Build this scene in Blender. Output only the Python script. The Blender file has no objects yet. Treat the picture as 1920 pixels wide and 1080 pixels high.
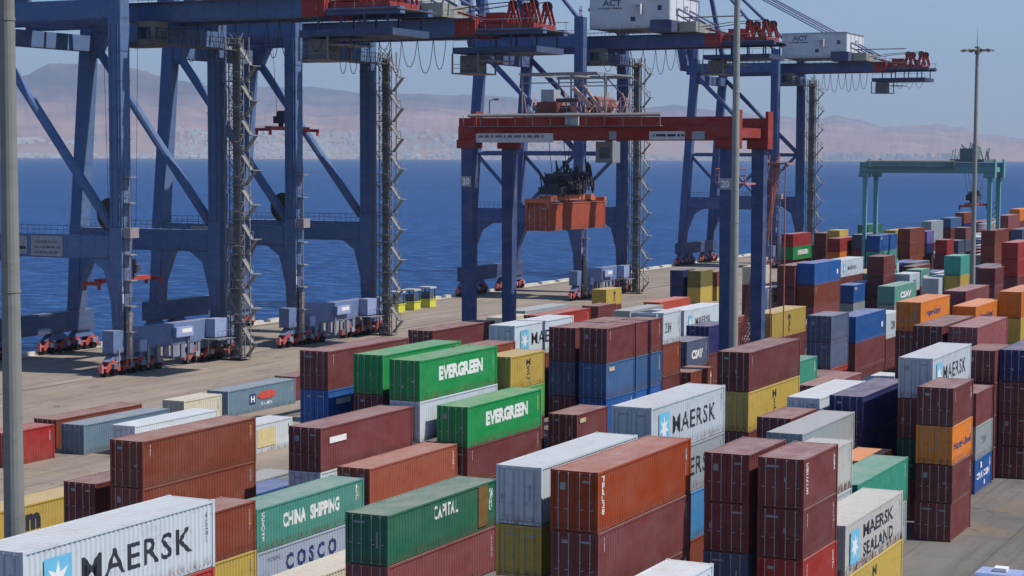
import bpy, math, random
from mathutils import Vector, Matrix, noise
R = math.radians
rnd = random.Random(7)
scene = bpy.context.scene
col = scene.collection

# ------------------------------------------------------------ camera
F_PX, YAW, PITCH, ROLL, CAM_H = 3540.0, R(26.04), R(3.985), R(0.20), 25.6
fw = Vector((math.cos(YAW)*math.cos(PITCH), math.sin(YAW)*math.cos(PITCH), -math.sin(PITCH)))
rt = fw.cross(Vector((0, 0, 1))).normalized()
up = rt.cross(fw)
r2 = rt*math.cos(ROLL) + up*math.sin(ROLL)
u2 = -rt*math.sin(ROLL) + up*math.cos(ROLL)
cd = bpy.data.cameras.new('camera'); cam = bpy.data.objects.new('camera', cd); col.objects.link(cam)
cam.matrix_world = Matrix(((r2.x, u2.x, -fw.x, 0), (r2.y, u2.y, -fw.y, 0), (r2.z, u2.z, -fw.z, CAM_H), (0, 0, 0, 1)))
cd.sensor_width = 36.0; cd.lens = 36.0*F_PX/1920.0
cd.clip_start = 1.0; cd.clip_end = 60000.0
scene.camera = cam

# ------------------------------------------------------------ light
SUN_EL, SUN_AZ = R(54), math.atan2(0.20, -0.98)          # azimuth clockwise from +Y
world = bpy.data.worlds.new("World"); scene.world = world; world.use_nodes = True
wn = world.node_tree
sky = wn.nodes.new('ShaderNodeTexSky'); sky.sky_type = 'NISHITA'; sky.sun_disc = False
sky.sun_elevation = SUN_EL; sky.sun_rotation = SUN_AZ; sky.altitude = 0
sky.air_density = 1.0; sky.dust_density = 0.3; sky.ozone_density = 3.0
tint = wn.nodes.new('ShaderNodeMix'); tint.data_type = 'RGBA'; tint.blend_type = 'MULTIPLY'; tint.inputs[0].default_value = 1.0
tint.inputs[7].default_value = (0.86, 0.99, 1.20, 1)
wn.links.new(sky.outputs[0], tint.inputs[6]); wn.links.new(tint.outputs[2], wn.nodes['Background'].inputs[0])
wn.nodes['Background'].inputs[1].default_value = 0.098
sd = bpy.data.lights.new('sun', 'SUN'); sd.energy = 5.0; sd.angle = R(0.5); sd.color = (1.0, 0.95, 0.88)
so = bpy.data.objects.new('sun', sd); col.objects.link(so)
sdir = Vector((math.cos(SUN_EL)*math.sin(SUN_AZ), math.cos(SUN_EL)*math.cos(SUN_AZ), math.sin(SUN_EL)))
so.rotation_euler = sdir.to_track_quat('Z', 'Y').to_euler(); so.location = (0, -100, 200)
scene.view_settings.view_transform = 'Standard'; scene.view_settings.look = 'None'
scene.view_settings.exposure = 0.0; scene.view_settings.gamma = 1.0
scene.render.engine = 'CYCLES'
scene.cycles.use_denoising = True
scene.cycles.max_bounces = 6; scene.cycles.diffuse_bounces = 1; scene.cycles.volume_bounces = 0
scene.render.filter_size = 1.7

# ------------------------------------------------------------ helpers
def lin(c):
    f = lambda v: (v/255/12.92) if v/255 <= 0.04045 else ((v/255+0.055)/1.055)**2.4
    return (f(c[0]), f(c[1]), f(c[2]), 1.0)
def tag(o, label=None, cat=None, group=None, kind=None):
    if label: o['label'] = label
    if cat: o['category'] = cat
    if group: o['group'] = group
    if kind: o['kind'] = kind
    return o
def empty(name, loc=(0, 0, 0), rz=0.0):
    o = bpy.data.objects.new(name, None); col.objects.link(o)
    o.location = loc; o.rotation_euler = (0, 0, rz); o.empty_display_size = 1
    return o
class MB:
    def __init__(s): s.v = []; s.f = []
    def add(s, v, f):
        b = len(s.v); s.v += [tuple(p) for p in v]; s.f += [tuple(b+i for i in q) for q in f]; return s
    def box(s, x0, x1, y0, y1, z0, z1):
        return s.add([(x0,y0,z0),(x1,y0,z0),(x1,y1,z0),(x0,y1,z0),(x0,y0,z1),(x1,y0,z1),(x1,y1,z1),(x0,y1,z1)],
                     [(0,3,2,1),(4,5,6,7),(0,1,5,4),(1,2,6,5),(2,3,7,6),(3,0,4,7)])
    def beam(s, p, q, w, h=None, w2=None, h2=None, upv=(0,0,1)):
        h = h or w; w2 = w2 or w; h2 = h2 or h
        p = Vector(p); q = Vector(q); d = (q-p).normalized()
        a = d.cross(Vector(upv))
        if a.length < 1e-3: a = d.cross(Vector((1, 0, 0)))
        a.normalize(); b = a.cross(d)
        vs = []
        for c, ww, hh in ((p, w, h), (q, w2, h2)):
            for i, j in ((-1,-1),(1,-1),(1,1),(-1,1)): vs.append(c + a*(i*ww/2) + b*(j*hh/2))
        return s.add(vs, [(0,1,2,3),(7,6,5,4),(0,4,5,1),(1,5,6,2),(2,6,7,3),(3,7,4,0)])
    def tube(s, p, q, r, n=8, r2=None, cap=True):
        r2 = r if r2 is None else r2
        p = Vector(p); q = Vector(q); d = (q-p).normalized()
        a = d.cross(Vector((0,0,1)))
        if a.length < 1e-3: a = d.cross(Vector((1,0,0)))
        a.normalize(); b = a.cross(d); vs = []
        for c, rr in ((p, r), (q, r2)):
            for k in range(n):
                t = 2*math.pi*k/n; vs.append(c + a*(rr*math.cos(t)) + b*(rr*math.sin(t)))
        fs = [(k, (k+1) % n, n+(k+1) % n, n+k) for k in range(n)]
        if cap: fs += [tuple(range(n-1, -1, -1)), tuple(range(n, 2*n))]
        return s.add(vs, fs)
    def path(s, pts, r, n=5):
        for a, b in zip(pts[:-1], pts[1:]): s.tube(a, b, r, n, cap=False)
        return s
    def prism(s, poly, a, b, axis='x'):
        n = len(poly)
        def P(u, v, t): return {'x': (t, u, v), 'y': (u, t, v), 'z': (u, v, t)}[axis]
        return s.add([P(u, v, a) for u, v in poly]+[P(u, v, b) for u, v in poly],
                     [tuple(range(n-1, -1, -1)), tuple(range(n, 2*n))]+[(k, (k+1) % n, n+(k+1) % n, n+k) for k in range(n)])
    def mesh(s, name, mat):
        m = bpy.data.meshes.new(name); m.from_pydata(s.v, [], s.f); m.update()
        m.materials.append(mat); return m
    def build(s, name, mat, parent=None, color=None, loc=(0,0,0)):
        return link(name, s.mesh(name, mat), parent, color, loc)
def link(name, mesh, parent=None, color=None, loc=(0,0,0)):
    o = bpy.data.objects.new(name, mesh); col.objects.link(o); o.location = loc
    if parent: o.parent = parent
    if color: o.color = tuple(color[:3]) + (1.0,)
    return o
_txt = {}
def text_mesh(s, x0, x1, z0, z1, mat, y=0.0, bold=0.012, gap=1.0):
    """block lettering in the XZ plane (front faces -Y), scaled to the given box"""
    k = (s, round(x1-x0, 2), round(z1-z0, 2), mat.name, bold)
    if k not in _txt:
        c = bpy.data.curves.new('lettering', 'FONT'); c.body = s; c.size = 1.0; c.extrude = 0.0; c.offset = bold; c.resolution_u = 2
        c.space_character = gap; c.align_x = 'CENTER'; c.space_line = 0.82
        o = bpy.data.objects.new('lettering', c); col.objects.link(o)
        dg = bpy.context.evaluated_depsgraph_get()
        me = bpy.data.meshes.new_from_object(o.evaluated_get(dg)); bpy.data.objects.remove(o); bpy.data.curves.remove(c)
        xs = [v.co.x for v in me.vertices]; ys = [v.co.y for v in me.vertices]
        a, b, c0, d = min(xs), max(xs), min(ys), max(ys)
        for v in me.vertices:
            v.co = Vector(((v.co.x-a)/(b-a)*(x1-x0), -0.004, (v.co.y-c0)/(d-c0)*(z1-z0)))
        me.materials.clear(); me.materials.append(mat); me.name = 'lettering'; _txt[k] = me
    return _txt[k]

# ------------------------------------------------------------ materials
def mat_base(name, rough=0.6, metal=0.0, spec=0.4):
    m = bpy.data.materials.new(name); m.use_nodes = True
    b = m.node_tree.nodes['Principled BSDF']
    b.inputs['Roughness'].default_value = rough; b.inputs['Metallic'].default_value = metal
    b.inputs['Specular IOR Level'].default_value = spec
    return m, m.node_tree, b
def N(t, typ, **kw):
    n = t.nodes.new(typ)
    for k, v in kw.items():
        if k.startswith('i_'):
            key = k[2:]; n.inputs[int(key) if key.isdigit() else key].default_value = v
        else: setattr(n, k, v)
    return n
def mixc(t, fac, a, b, mode='MIX'):
    n = t.nodes.new('ShaderNodeMix'); n.data_type = 'RGBA'; n.blend_type = mode
    for i, v in ((0, fac), (6, a), (7, b)):
        if hasattr(v, 'default_value') or hasattr(v, 'links'): t.links.new(v, n.inputs[i])
        else: n.inputs[i].default_value = v
    return n.outputs[2]
def ramp(t, src, a, b, c0=0.0, c1=1.0):
    n = t.nodes.new('ShaderNodeMapRange'); n.inputs[1].default_value = a; n.inputs[2].default_value = b
    n.inputs[3].default_value = c0; n.inputs[4].default_value = c1; t.links.new(src, n.inputs[0]); return n.outputs[0]
def noise_tex(t, vec, scale, detail=3.0, rough=0.6):
    n = t.nodes.new('ShaderNodeTexNoise'); n.inputs['Scale'].default_value = scale; n.inputs['Detail'].default_value = detail
    n.inputs['Roughness'].default_value = rough
    if vec is not None: t.links.new(vec, n.inputs['Vector'])
    return n.outputs['Fac']
def mapping(t, vec, scale):
    n = t.nodes.new('ShaderNodeMapping'); n.inputs['Scale'].default_value = scale; t.links.new(vec, n.inputs['Vector']); return n.outputs[0]
def paint(name, rust=0.5, dust=0.35, fade=0.25, rough=0.55):
    """weathered paint in the object's own colour, with rust runs, scuffs and dust on upward faces"""
    m, t, b = mat_base(name, rough, spec=0.18)
    oi = t.nodes.new('ShaderNodeObjectInfo'); geo = t.nodes.new('ShaderNodeNewGeometry')
    pos = geo.outputs['Position']
    c = oi.outputs['Color']
    tc = t.nodes.new('ShaderNodeTexCoord'); sz = t.nodes.new('ShaderNodeSeparateXYZ'); t.links.new(tc.outputs['Generated'], sz.inputs[0])
    # sun-fade patches
    n1 = noise_tex(t, mapping(t, pos, (0.35, 0.35, 0.8)), 1.0, 4)
    c = mixc(t, ramp(t, n1, 0.35, 0.75, 0.0, fade), c, (0.42, 0.36, 0.34, 1))
    n2 = noise_tex(t, mapping(t, pos, (3.0, 3.0, 0.25)), 1.0, 4, 0.7)       # vertical runs
    c = mixc(t, ramp(t, n2, 0.62, 0.80, 0.0, 0.55*rust), c, (0.10, 0.045, 0.025, 1))
    n3 = noise_tex(t, mapping(t, pos, (1.7, 1.7, 1.7)), 1.0, 6, 0.75)       # rust patches
    c = mixc(t, ramp(t, n3, 0.64, 0.72, 0.0, 0.8*rust), c, (0.13, 0.055, 0.03, 1))
    n8 = noise_tex(t, mapping(t, pos, (5.0, 5.0, 1.2)), 1.0, 5, 0.8); mm = t.nodes.new('ShaderNodeMath'); mm.operation = 'MULTIPLY'   # rust creeping from the lower edge
    t.links.new(ramp(t, sz.outputs[2], 0.16, 0.0, 0, 1), mm.inputs[0]); t.links.new(ramp(t, n8, 0.42, 0.62, 0, rust), mm.inputs[1])
    c = mixc(t, mm.outputs[0], c, (0.11, 0.05, 0.03, 1))
    n5 = noise_tex(t, mapping(t, pos, (0.9, 0.9, 1.6)), 1.0, 3, 0.55)       # repainted / cleaner patches
    c = mixc(t, ramp(t, n5, 0.56, 0.60, 0.0, 0.22), c, mixc(t, 1.0, oi.outputs['Color'], (0.62, 0.6, 0.6, 1), 'MULTIPLY'))
    sx = t.nodes.new('ShaderNodeSeparateXYZ'); t.links.new(geo.outputs['Normal'], sx.inputs[0])
    n4 = noise_tex(t, mapping(t, pos, (0.5, 0.9, 0.5)), 1.0, 5, 0.7)
    mu = t.nodes.new('ShaderNodeMath'); mu.operation = 'MULTIPLY'
    t.links.new(ramp(t, sx.outputs[2], 0.6, 0.9, 0.0, 1.0), mu.inputs[0]); t.links.new(ramp(t, n4, 0.25, 0.7, 0.35*dust, 1.3*dust), mu.inputs[1])
    c = mixc(t, mu.outputs[0], c, (0.46, 0.40, 0.37, 1))
    t.links.new(c, b.inputs['Base Color'])
    t.links.new(ramp(t, n3, 0.3, 0.8, rough-0.1, rough+0.25), b.inputs['Roughness'])
    return m
M = {}
M['cont'] = paint('container_paint', 0.9, 0.42, 0.10)
M['contrust'] = paint('rusty_container_paint', 2.2, 0.3, 0.2)
M['steel'] = paint('structural_paint', 0.9, 0.30, 0.14)
M['galv'] = paint('galvanised_steel', 0.35, 0.2, 0.2, 0.6)
def flat(name, c, rough=0.6, metal=0.0, spec=0.3, var=0.25, scale=2.0):
    m, t, b = mat_base(name, rough, metal, spec)
    geo = t.nodes.new('ShaderNodeNewGeometry')
    n = noise_tex(t, mapping(t, geo.outputs['Position'], (scale,)*3), 1.0, 4)
    d = tuple(x*(1-var) for x in c[:3]) + (1,)
    t.links.new(mixc(t, ramp(t, n, 0.3, 0.7), d, tuple(c[:3])+(1,)), b.inputs['Base Color'])
    return m
M['white'] = flat('white_lettering', (0.78, 0.78, 0.76), var=0.12)
M['black'] = flat('dark_lettering', (0.035, 0.04, 0.055))
M['navyink'] = flat('navy_lettering', (0.03, 0.05, 0.16))
M['starblue'] = flat('light_blue_panel', (0.16, 0.50, 0.72), var=0.15)
M['redink'] = flat('red_panel', (0.62, 0.09, 0.06))
M['rubber'] = flat('black_rubber', (0.02, 0.02, 0.02))
M['glass'] = flat('cab_glass', (0.03, 0.045, 0.06), rough=0.12, spec=0.6)
M['rope'] = flat('wire_rope', (0.05, 0.05, 0.06))
M['signgrey'] = flat('sign_grey', (0.34, 0.36, 0.38))
M['inkgrey'] = flat('faded_ink', (0.16, 0.17, 0.20))
M['inkyel'] = flat('yellowed_lettering', (0.60, 0.42, 0.16))
HAZE = 4.9e-5
# ------------------------------------------------------------ setting: ground, quay, sea, mountains
def ground_mat(name, base, dark, pale, streak=(0.02, 0.25, 1), yellow=0.0):
    m, t, b = mat_base(name, 0.85, spec=0.2)
    geo = t.nodes.new('ShaderNodeNewGeometry'); pos = geo.outputs['Position']
    n1 = noise_tex(t, mapping(t, pos, (0.035, 0.06, 1)), 1.0, 6, 0.65)
    c = mixc(t, ramp(t, n1, 0.3, 0.7), dark, base)
    n2 = noise_tex(t, mapping(t, pos, streak), 1.0, 4, 0.7)                 # tyre streaks along the lanes
    c = mixc(t, ramp(t, n2, 0.48, 0.66, 0, 0.8), c, dark)
    n3 = noise_tex(t, mapping(t, pos, (0.5, 0.5, 1)), 1.0, 6, 0.75)
    c = mixc(t, ramp(t, n3, 0.55, 0.75, 0, 0.5), c, pale)
    n4 = noise_tex(t, mapping(t, pos, (0.11, 0.16, 1)), 1.0, 5, 0.7)
    c = mixc(t, ramp(t, n4, 0.54, 0.64, 0, yellow), c, (0.24, 0.18, 0.10, 1))
    n5 = noise_tex(t, mapping(t, pos, (0.22, 0.3, 1)), 1.0, 5, 0.8)
    c = mixc(t, ramp(t, n5, 0.58, 0.68, 0, 0.75), c, (0.075, 0.07, 0.065, 1))
    br = t.nodes.new('ShaderNodeTexBrick'); br.inputs['Scale'].default_value = 1.0; br.inputs['Brick Width'].default_value = 7.5; br.inputs['Row Height'].default_value = 5.0
    br.inputs['Mortar Size'].default_value = 0.045; br.offset = 0.0; t.links.new(pos, br.inputs['Vector'])
    br.inputs['Color1'].default_value = (1, 1, 1, 1); br.inputs['Color2'].default_value = (.90, .90, .90, 1); br.inputs['Mortar'].default_value = (.55, .53, .5, 1)
    c = mixc(t, 0.85, c, br.outputs['Color'], 'MULTIPLY')
    n7 = noise_tex(t, mapping(t, pos, (0.06, 0.9, 1)), 1.0, 3, 0.5)
    c = mixc(t, ramp(t, n7, 0.60, 0.68, 0, 0.35), c, (0.09, 0.085, 0.08, 1))
    t.links.new(c, b.inputs['Base Color'])
    bp = t.nodes.new('ShaderNodeBump'); bp.inputs['Strength'].default_value = 0.3; bp.inputs['Distance'].default_value = 0.05
    t.links.new(n3, bp.inputs['Height']); t.links.new(bp.outputs[0], b.inputs['Normal'])
    return m
M['yard'] = ground_mat('yard_concrete', (0.20, 0.182, 0.165, 1), (0.125, 0.115, 0.105, 1), (0.26, 0.24, 0.22, 1), (0.03, 0.5, 1), 0.45)
M['apron'] = ground_mat('apron_concrete', (0.38, 0.31, 0.245, 1), (0.23, 0.19, 0.155, 1), (0.45, 0.375, 0.31, 1), (0.012, 0.28, 1), 0.15)
M['kerb'] = flat('quay_edge_concrete', (0.62, 0.59, 0.52), var=0.3, scale=0.4)
M['rail'] = flat('rail_steel', (0.10, 0.085, 0.07))
g = MB()
g.add([(-160, -420, 0), (640, -420, 0), (640, 160.6, 0), (-160, 160.6, 0)], [(0, 1, 2, 3)])
tag(g.build('yard_ground', M['yard']), kind='structure')
g = MB()
g.add([(-160, 70, 0.006), (120, 76, 0.006), (150, 82, 0.006), (190, 92, 0.006), (640, 128, 0.006), (640, 160.0, 0.006), (-160, 160.0, 0.006)], [(0, 1, 2, 3, 4, 5, 6)])
tag(g.build('quay_apron', M['apron']), kind='structure')
g = MB(); g.box(-160, 640, 160.0, 161.2, -6, 0.05)
for k in range(0, 96):
    x = -150 + k*8.2
    g.box(x, x+6.4, 160.35, 161.1, 0.05, 0.5)
tag(g.build('quay_edge_kerb', M['kerb']), kind='structure')
g = MB(); g.box(-160, 640, -420, 161.2, -6, -0.5); tag(g.build('quay_wall', M['kerb']), kind='structure')
g = MB()
for y in (137.4, 158.4): g.box(-160, 640, y-0.06, y+0.06, 0.006, 0.03); g.box(-160, 640, y-0.25, y-0.18, 0.006, 0.012)
tag(g.build('crane_rails', M['rail']), kind='structure')
g = MB()
for y in (100.0, 112.0, 119.0, 126.0, 133.5):
    for k in range(0, 60):
        x = -100 + k*12; g.add([(x, y, 0.012), (x+(12 if y == 133.5 else 5), y, 0.012), (x+(12 if y == 133.5 else 5), y+0.18, 0.012), (x, y+0.18, 0.012)], [(0, 1, 2, 3)])
tag(g.build('lane_markings', flat('worn_yellow_paint', (0.46, 0.38, 0.17), var=0.5, scale=1.5)), kind='structure')
g = MB()
for y in (50.2,):
    g.add([(40, y, 0.010), (300, y, 0.010), (300, y+0.22, 0.010), (40, y+0.22, 0.010)], [(0, 1, 2, 3)])
tag(g.build('yard_lane_markings', flat('worn_lane_paint', (0.36, 0.31, 0.2), var=0.6, scale=1.0)), kind='structure')

m, t, b = mat_base('sea_water', 0.4, spec=0.06); M['sea'] = m
geo = t.nodes.new('ShaderNodeNewGeometry'); pos = geo.outputs['Position']
n1 = noise_tex(t, mapping(t, pos, (0.0035, 0.0016, 1)), 1.0, 6, 0.6)
n2 = noise_tex(t, mapping(t, pos, (0.30, 0.16, 1)), 1.0, 6, 0.75)
n6 = noise_tex(t, mapping(t, pos, (0.03, 0.012, 1)), 1.0, 5, 0.7)
c = mixc(t, ramp(t, n1, 0.35, 0.68), (0.005, 0.034, 0.125, 1), (0.010, 0.050, 0.165, 1))
c = mixc(t, ramp(t, n6, 0.5, 0.75, 0, 0.35), c, (0.005, 0.026, 0.09, 1))
c = mixc(t, ramp(t, n2, 0.49, 0.57, 0, 0.6), c, (0.04, 0.13, 0.33, 1))  # paler flecks put into the colour for light on the ripples
t.links.new(c, b.inputs['Base Color'])
bp = t.nodes.new('ShaderNodeBump'); bp.inputs['Strength'].default_value = 0.8; bp.inputs['Distance'].default_value = 0.6
t.links.new(n2, bp.inputs['Height']); t.links.new(bp.outputs[0], b.inputs['Normal'])
g = MB(); g.add([(-9000, -9000, -3.2), (36000, -9000, -3.2), (36000, 34000, -3.2), (-9000, 34000, -3.2)], [(0, 1, 2, 3)])
tag(g.build('sea', m), kind='structure')

# far shore: heightfield laid out by bearing and distance from the port
RID = [(-700,190),(-300,150),(0,140),(35,150),(60,142),(95,122),(150,124),(200,123),(260,133),(310,148),(360,158),(400,165),(440,160),(480,165),(570,163),
       (620,168),(700,176),(760,177),(860,178),(930,180),(1050,190),(1200,203),(1260,194),(1320,203),(1430,213),(1530,221),(1565,213),(1610,221),
       (1650,234),(1700,233),(1750,229),(1800,236),(1830,246),(1920,257),(2200,262),(2700,268)]
NEAR = [(-700,250),(0,235),(200,232),(420,228),(520,225),(600,240),(760,215),(860,222),(1000,230),(1300,245),(1500,262),(1700,255),(1920,272),(2700,285)]
def interp(tab, x):
    if x <= tab[0][0]: return tab[0][1]
    for (a, ya), (b_, yb) in zip(tab[:-1], tab[1:]):
        if x <= b_: return ya + (yb-ya)*(x-a)/(b_-a)
    return tab[-1][1]
D0 = 16000.0
def az_of(px): return YAW - math.atan((px-960)/F_PX)
def dirv(px): a = az_of(px); return Vector((math.cos(a), math.sin(a), 0))
def elev(px, d, yline): return CAM_H + (292.5 - yline)/F_PX*d
def n1d(px, f, seed): return noise.fractal(Vector((px*f, seed, 0.5)), 0.9, 2.1, 4)
def profile(px):
    """successive crests and hollows of the far range, from the shore inland: (depth, height)"""
    yr = interp(RID, px); s_ = min(1, max(0, (px-330)/230)); far = 22000 + 5500*s_
    yn = interp(NEAR, px); pts = [(D0-80, -25), (D0, -3), (D0+900, elev(px, D0+900, 297-(297-yn)*0.30))]
    y1 = yn+9+7*n1d(px, .012, 1.0); pts += [(17700, elev(px, 17700, y1)), (18300, elev(px, 18300, y1+9))]
    w = 0.34+0.10*n1d(px, .006, 5.0); y2 = yn*(1-w)+yr*w+6*n1d(px, .017, 2.0); d2 = 18300+(far-18300)*0.35
    pts += [(d2, elev(px, d2, y2)), (d2+700, elev(px, d2+700, y2+8))]
    w = 0.68+0.12*n1d(px, .008, 7.0); y3 = yn*(1-w)+yr*w+5*n1d(px, .02, 3.0); d3 = 18300+(far-18300)*0.68
    pts += [(d3, elev(px, d3, y3)), (d3+600, elev(px, d3+600, y3+5))]
    y4 = yr+2.2*n1d(px, .03, 4.0)+1.2*n1d(px, .1, 9.0); pts += [(far, elev(px, far, y4)), (far+3000, elev(px, far, y4)*0.4)]
    return pts
def terr(px, d):
    h = interp(profile(px), d)
    if d <= D0: return h
    p = dirv(px)*d; k = min(1, (d-D0)/1500)
    return h + k*(34*noise.fractal(Vector((p.x/650, p.y/650, 0)), 1.0, 2.1, 5))
def shore_mesh():
    vs, fs = [], []; nx = 620; m_ = 44
    for i in range(nx+1):
        px = -500 + 2900*i/nx; pr = profile(px); ds = [q[0] for q in pr]; dd = []
        for a, b_ in zip(ds[:-1], ds[1:]): dd += [a+(b_-a)*k/4 for k in range(4)]
        dd.append(ds[-1]); m_ = len(dd)
        for q, d in enumerate(dd):
            p = dirv(px)*d/math.cos(az_of(px)-YAW); z = terr(px, d) if ds[1] < d < ds[-1] and q % 4 else interp(pr, d) + (0 if d <= D0 or q % 4 == 0 and d == ds[9] else 0)
            vs.append((p.x, p.y, z))
    for i in range(nx):
        for j_ in range(m_-1): a = i*m_+j_; fs.append((a, a+m_, a+m_+1, a+1))
    return vs, fs
m, t, b = mat_base('desert_hills', 0.95, spec=0.05)
geo = t.nodes.new('ShaderNodeNewGeometry'); pos = geo.outputs['Position']
sx = t.nodes.new('ShaderNodeSeparateXYZ'); t.links.new(pos, sx.inputs[0])
n1 = noise_tex(t, mapping(t, pos, (0.0011, 0.0011, 0.006)), 1.0, 8, 0.62)
n2 = noise_tex(t, mapping(t, pos, (0.0003, 0.0003, 0.001)), 1.0, 5, 0.6)
c = mixc(t, ramp(t, n1, 0.35, 0.65), (0.17, 0.10, 0.10, 1), (0.50, 0.31, 0.25, 1))
c = mixc(t, ramp(t, n2, 0.40, 0.62), c, (0.32, 0.19, 0.18, 1))
c = mixc(t, ramp(t, sx.outputs[2], 330, 40, 0, 0.65), c, (0.36, 0.265, 0.22, 1))
n9 = noise_tex(t, mapping(t, pos, (0.0008, 0.0008, 0.002)), 1.0, 6, 0.65)
mm = t.nodes.new('ShaderNodeMath'); mm.operation = 'MULTIPLY'; t.links.new(ramp(t, sx.outputs[2], 430, 720, 0, 1), mm.inputs[0]); t.links.new(ramp(t, n9, 0.35, 0.6, 0.5, 1), mm.inputs[1])
c = mixc(t, mm.outputs[0], c, (0.045, 0.03, 0.04, 1))      # darker tone with height on the high range
t.links.new(c, b.inputs['Base Color'])
vs, fs = shore_mesh(); g = MB(); g.add(vs, fs); tag(g.build('far_shore_hills', m), kind='structure')

# the town on the far shore, one mass of pale blocks
g = MB(); rr = random.Random(3)
def town(n, x0, x1, d0, d1, w, h):
    for _ in range(n):
        px = rr.uniform(x0, x1); d = rr.uniform(d0, d1)
        p = dirv(px)*d/math.cos(az_of(px)-YAW); z = terr(px, d)+6
        ww = rr.uniform(*w); hh = rr.uniform(*h); a = dirv(px); q = Vector((-a.y, a.x, 0))
        g.beam(p+q*ww/2+Vector((0,0,z+hh/2-10)), p-q*ww/2+Vector((0,0,z+hh/2-10)), ww*0.8, hh+20)
town(480, 330, 620, D0+60, D0+1500, (22, 48), (14, 30))
town(430, 720, 1200, D0+60, D0+1350, (22, 48), (14, 30))
town(420, -50, 1500, D0+20, D0+260, (20, 60), (8, 18))
town(160, 590, 720, D0+300, D0+1500, (22, 40), (16, 40))
town(70, 1540, 1810, D0+30, D0+300, (18, 45), (18, 62))
town(60, 1230, 1520, D0+30, D0+400, (12, 40), (8, 22))
town(26, 20, 180, D0+1050, D0+1300, (50, 90), (10, 16))
tag(g.build('far_shore_town', flat('pale_render', (0.85, 0.82, 0.78), var=0.3, scale=0.01)), 'pale town buildings along the far desert shore', 'town', kind='stuff')
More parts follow.
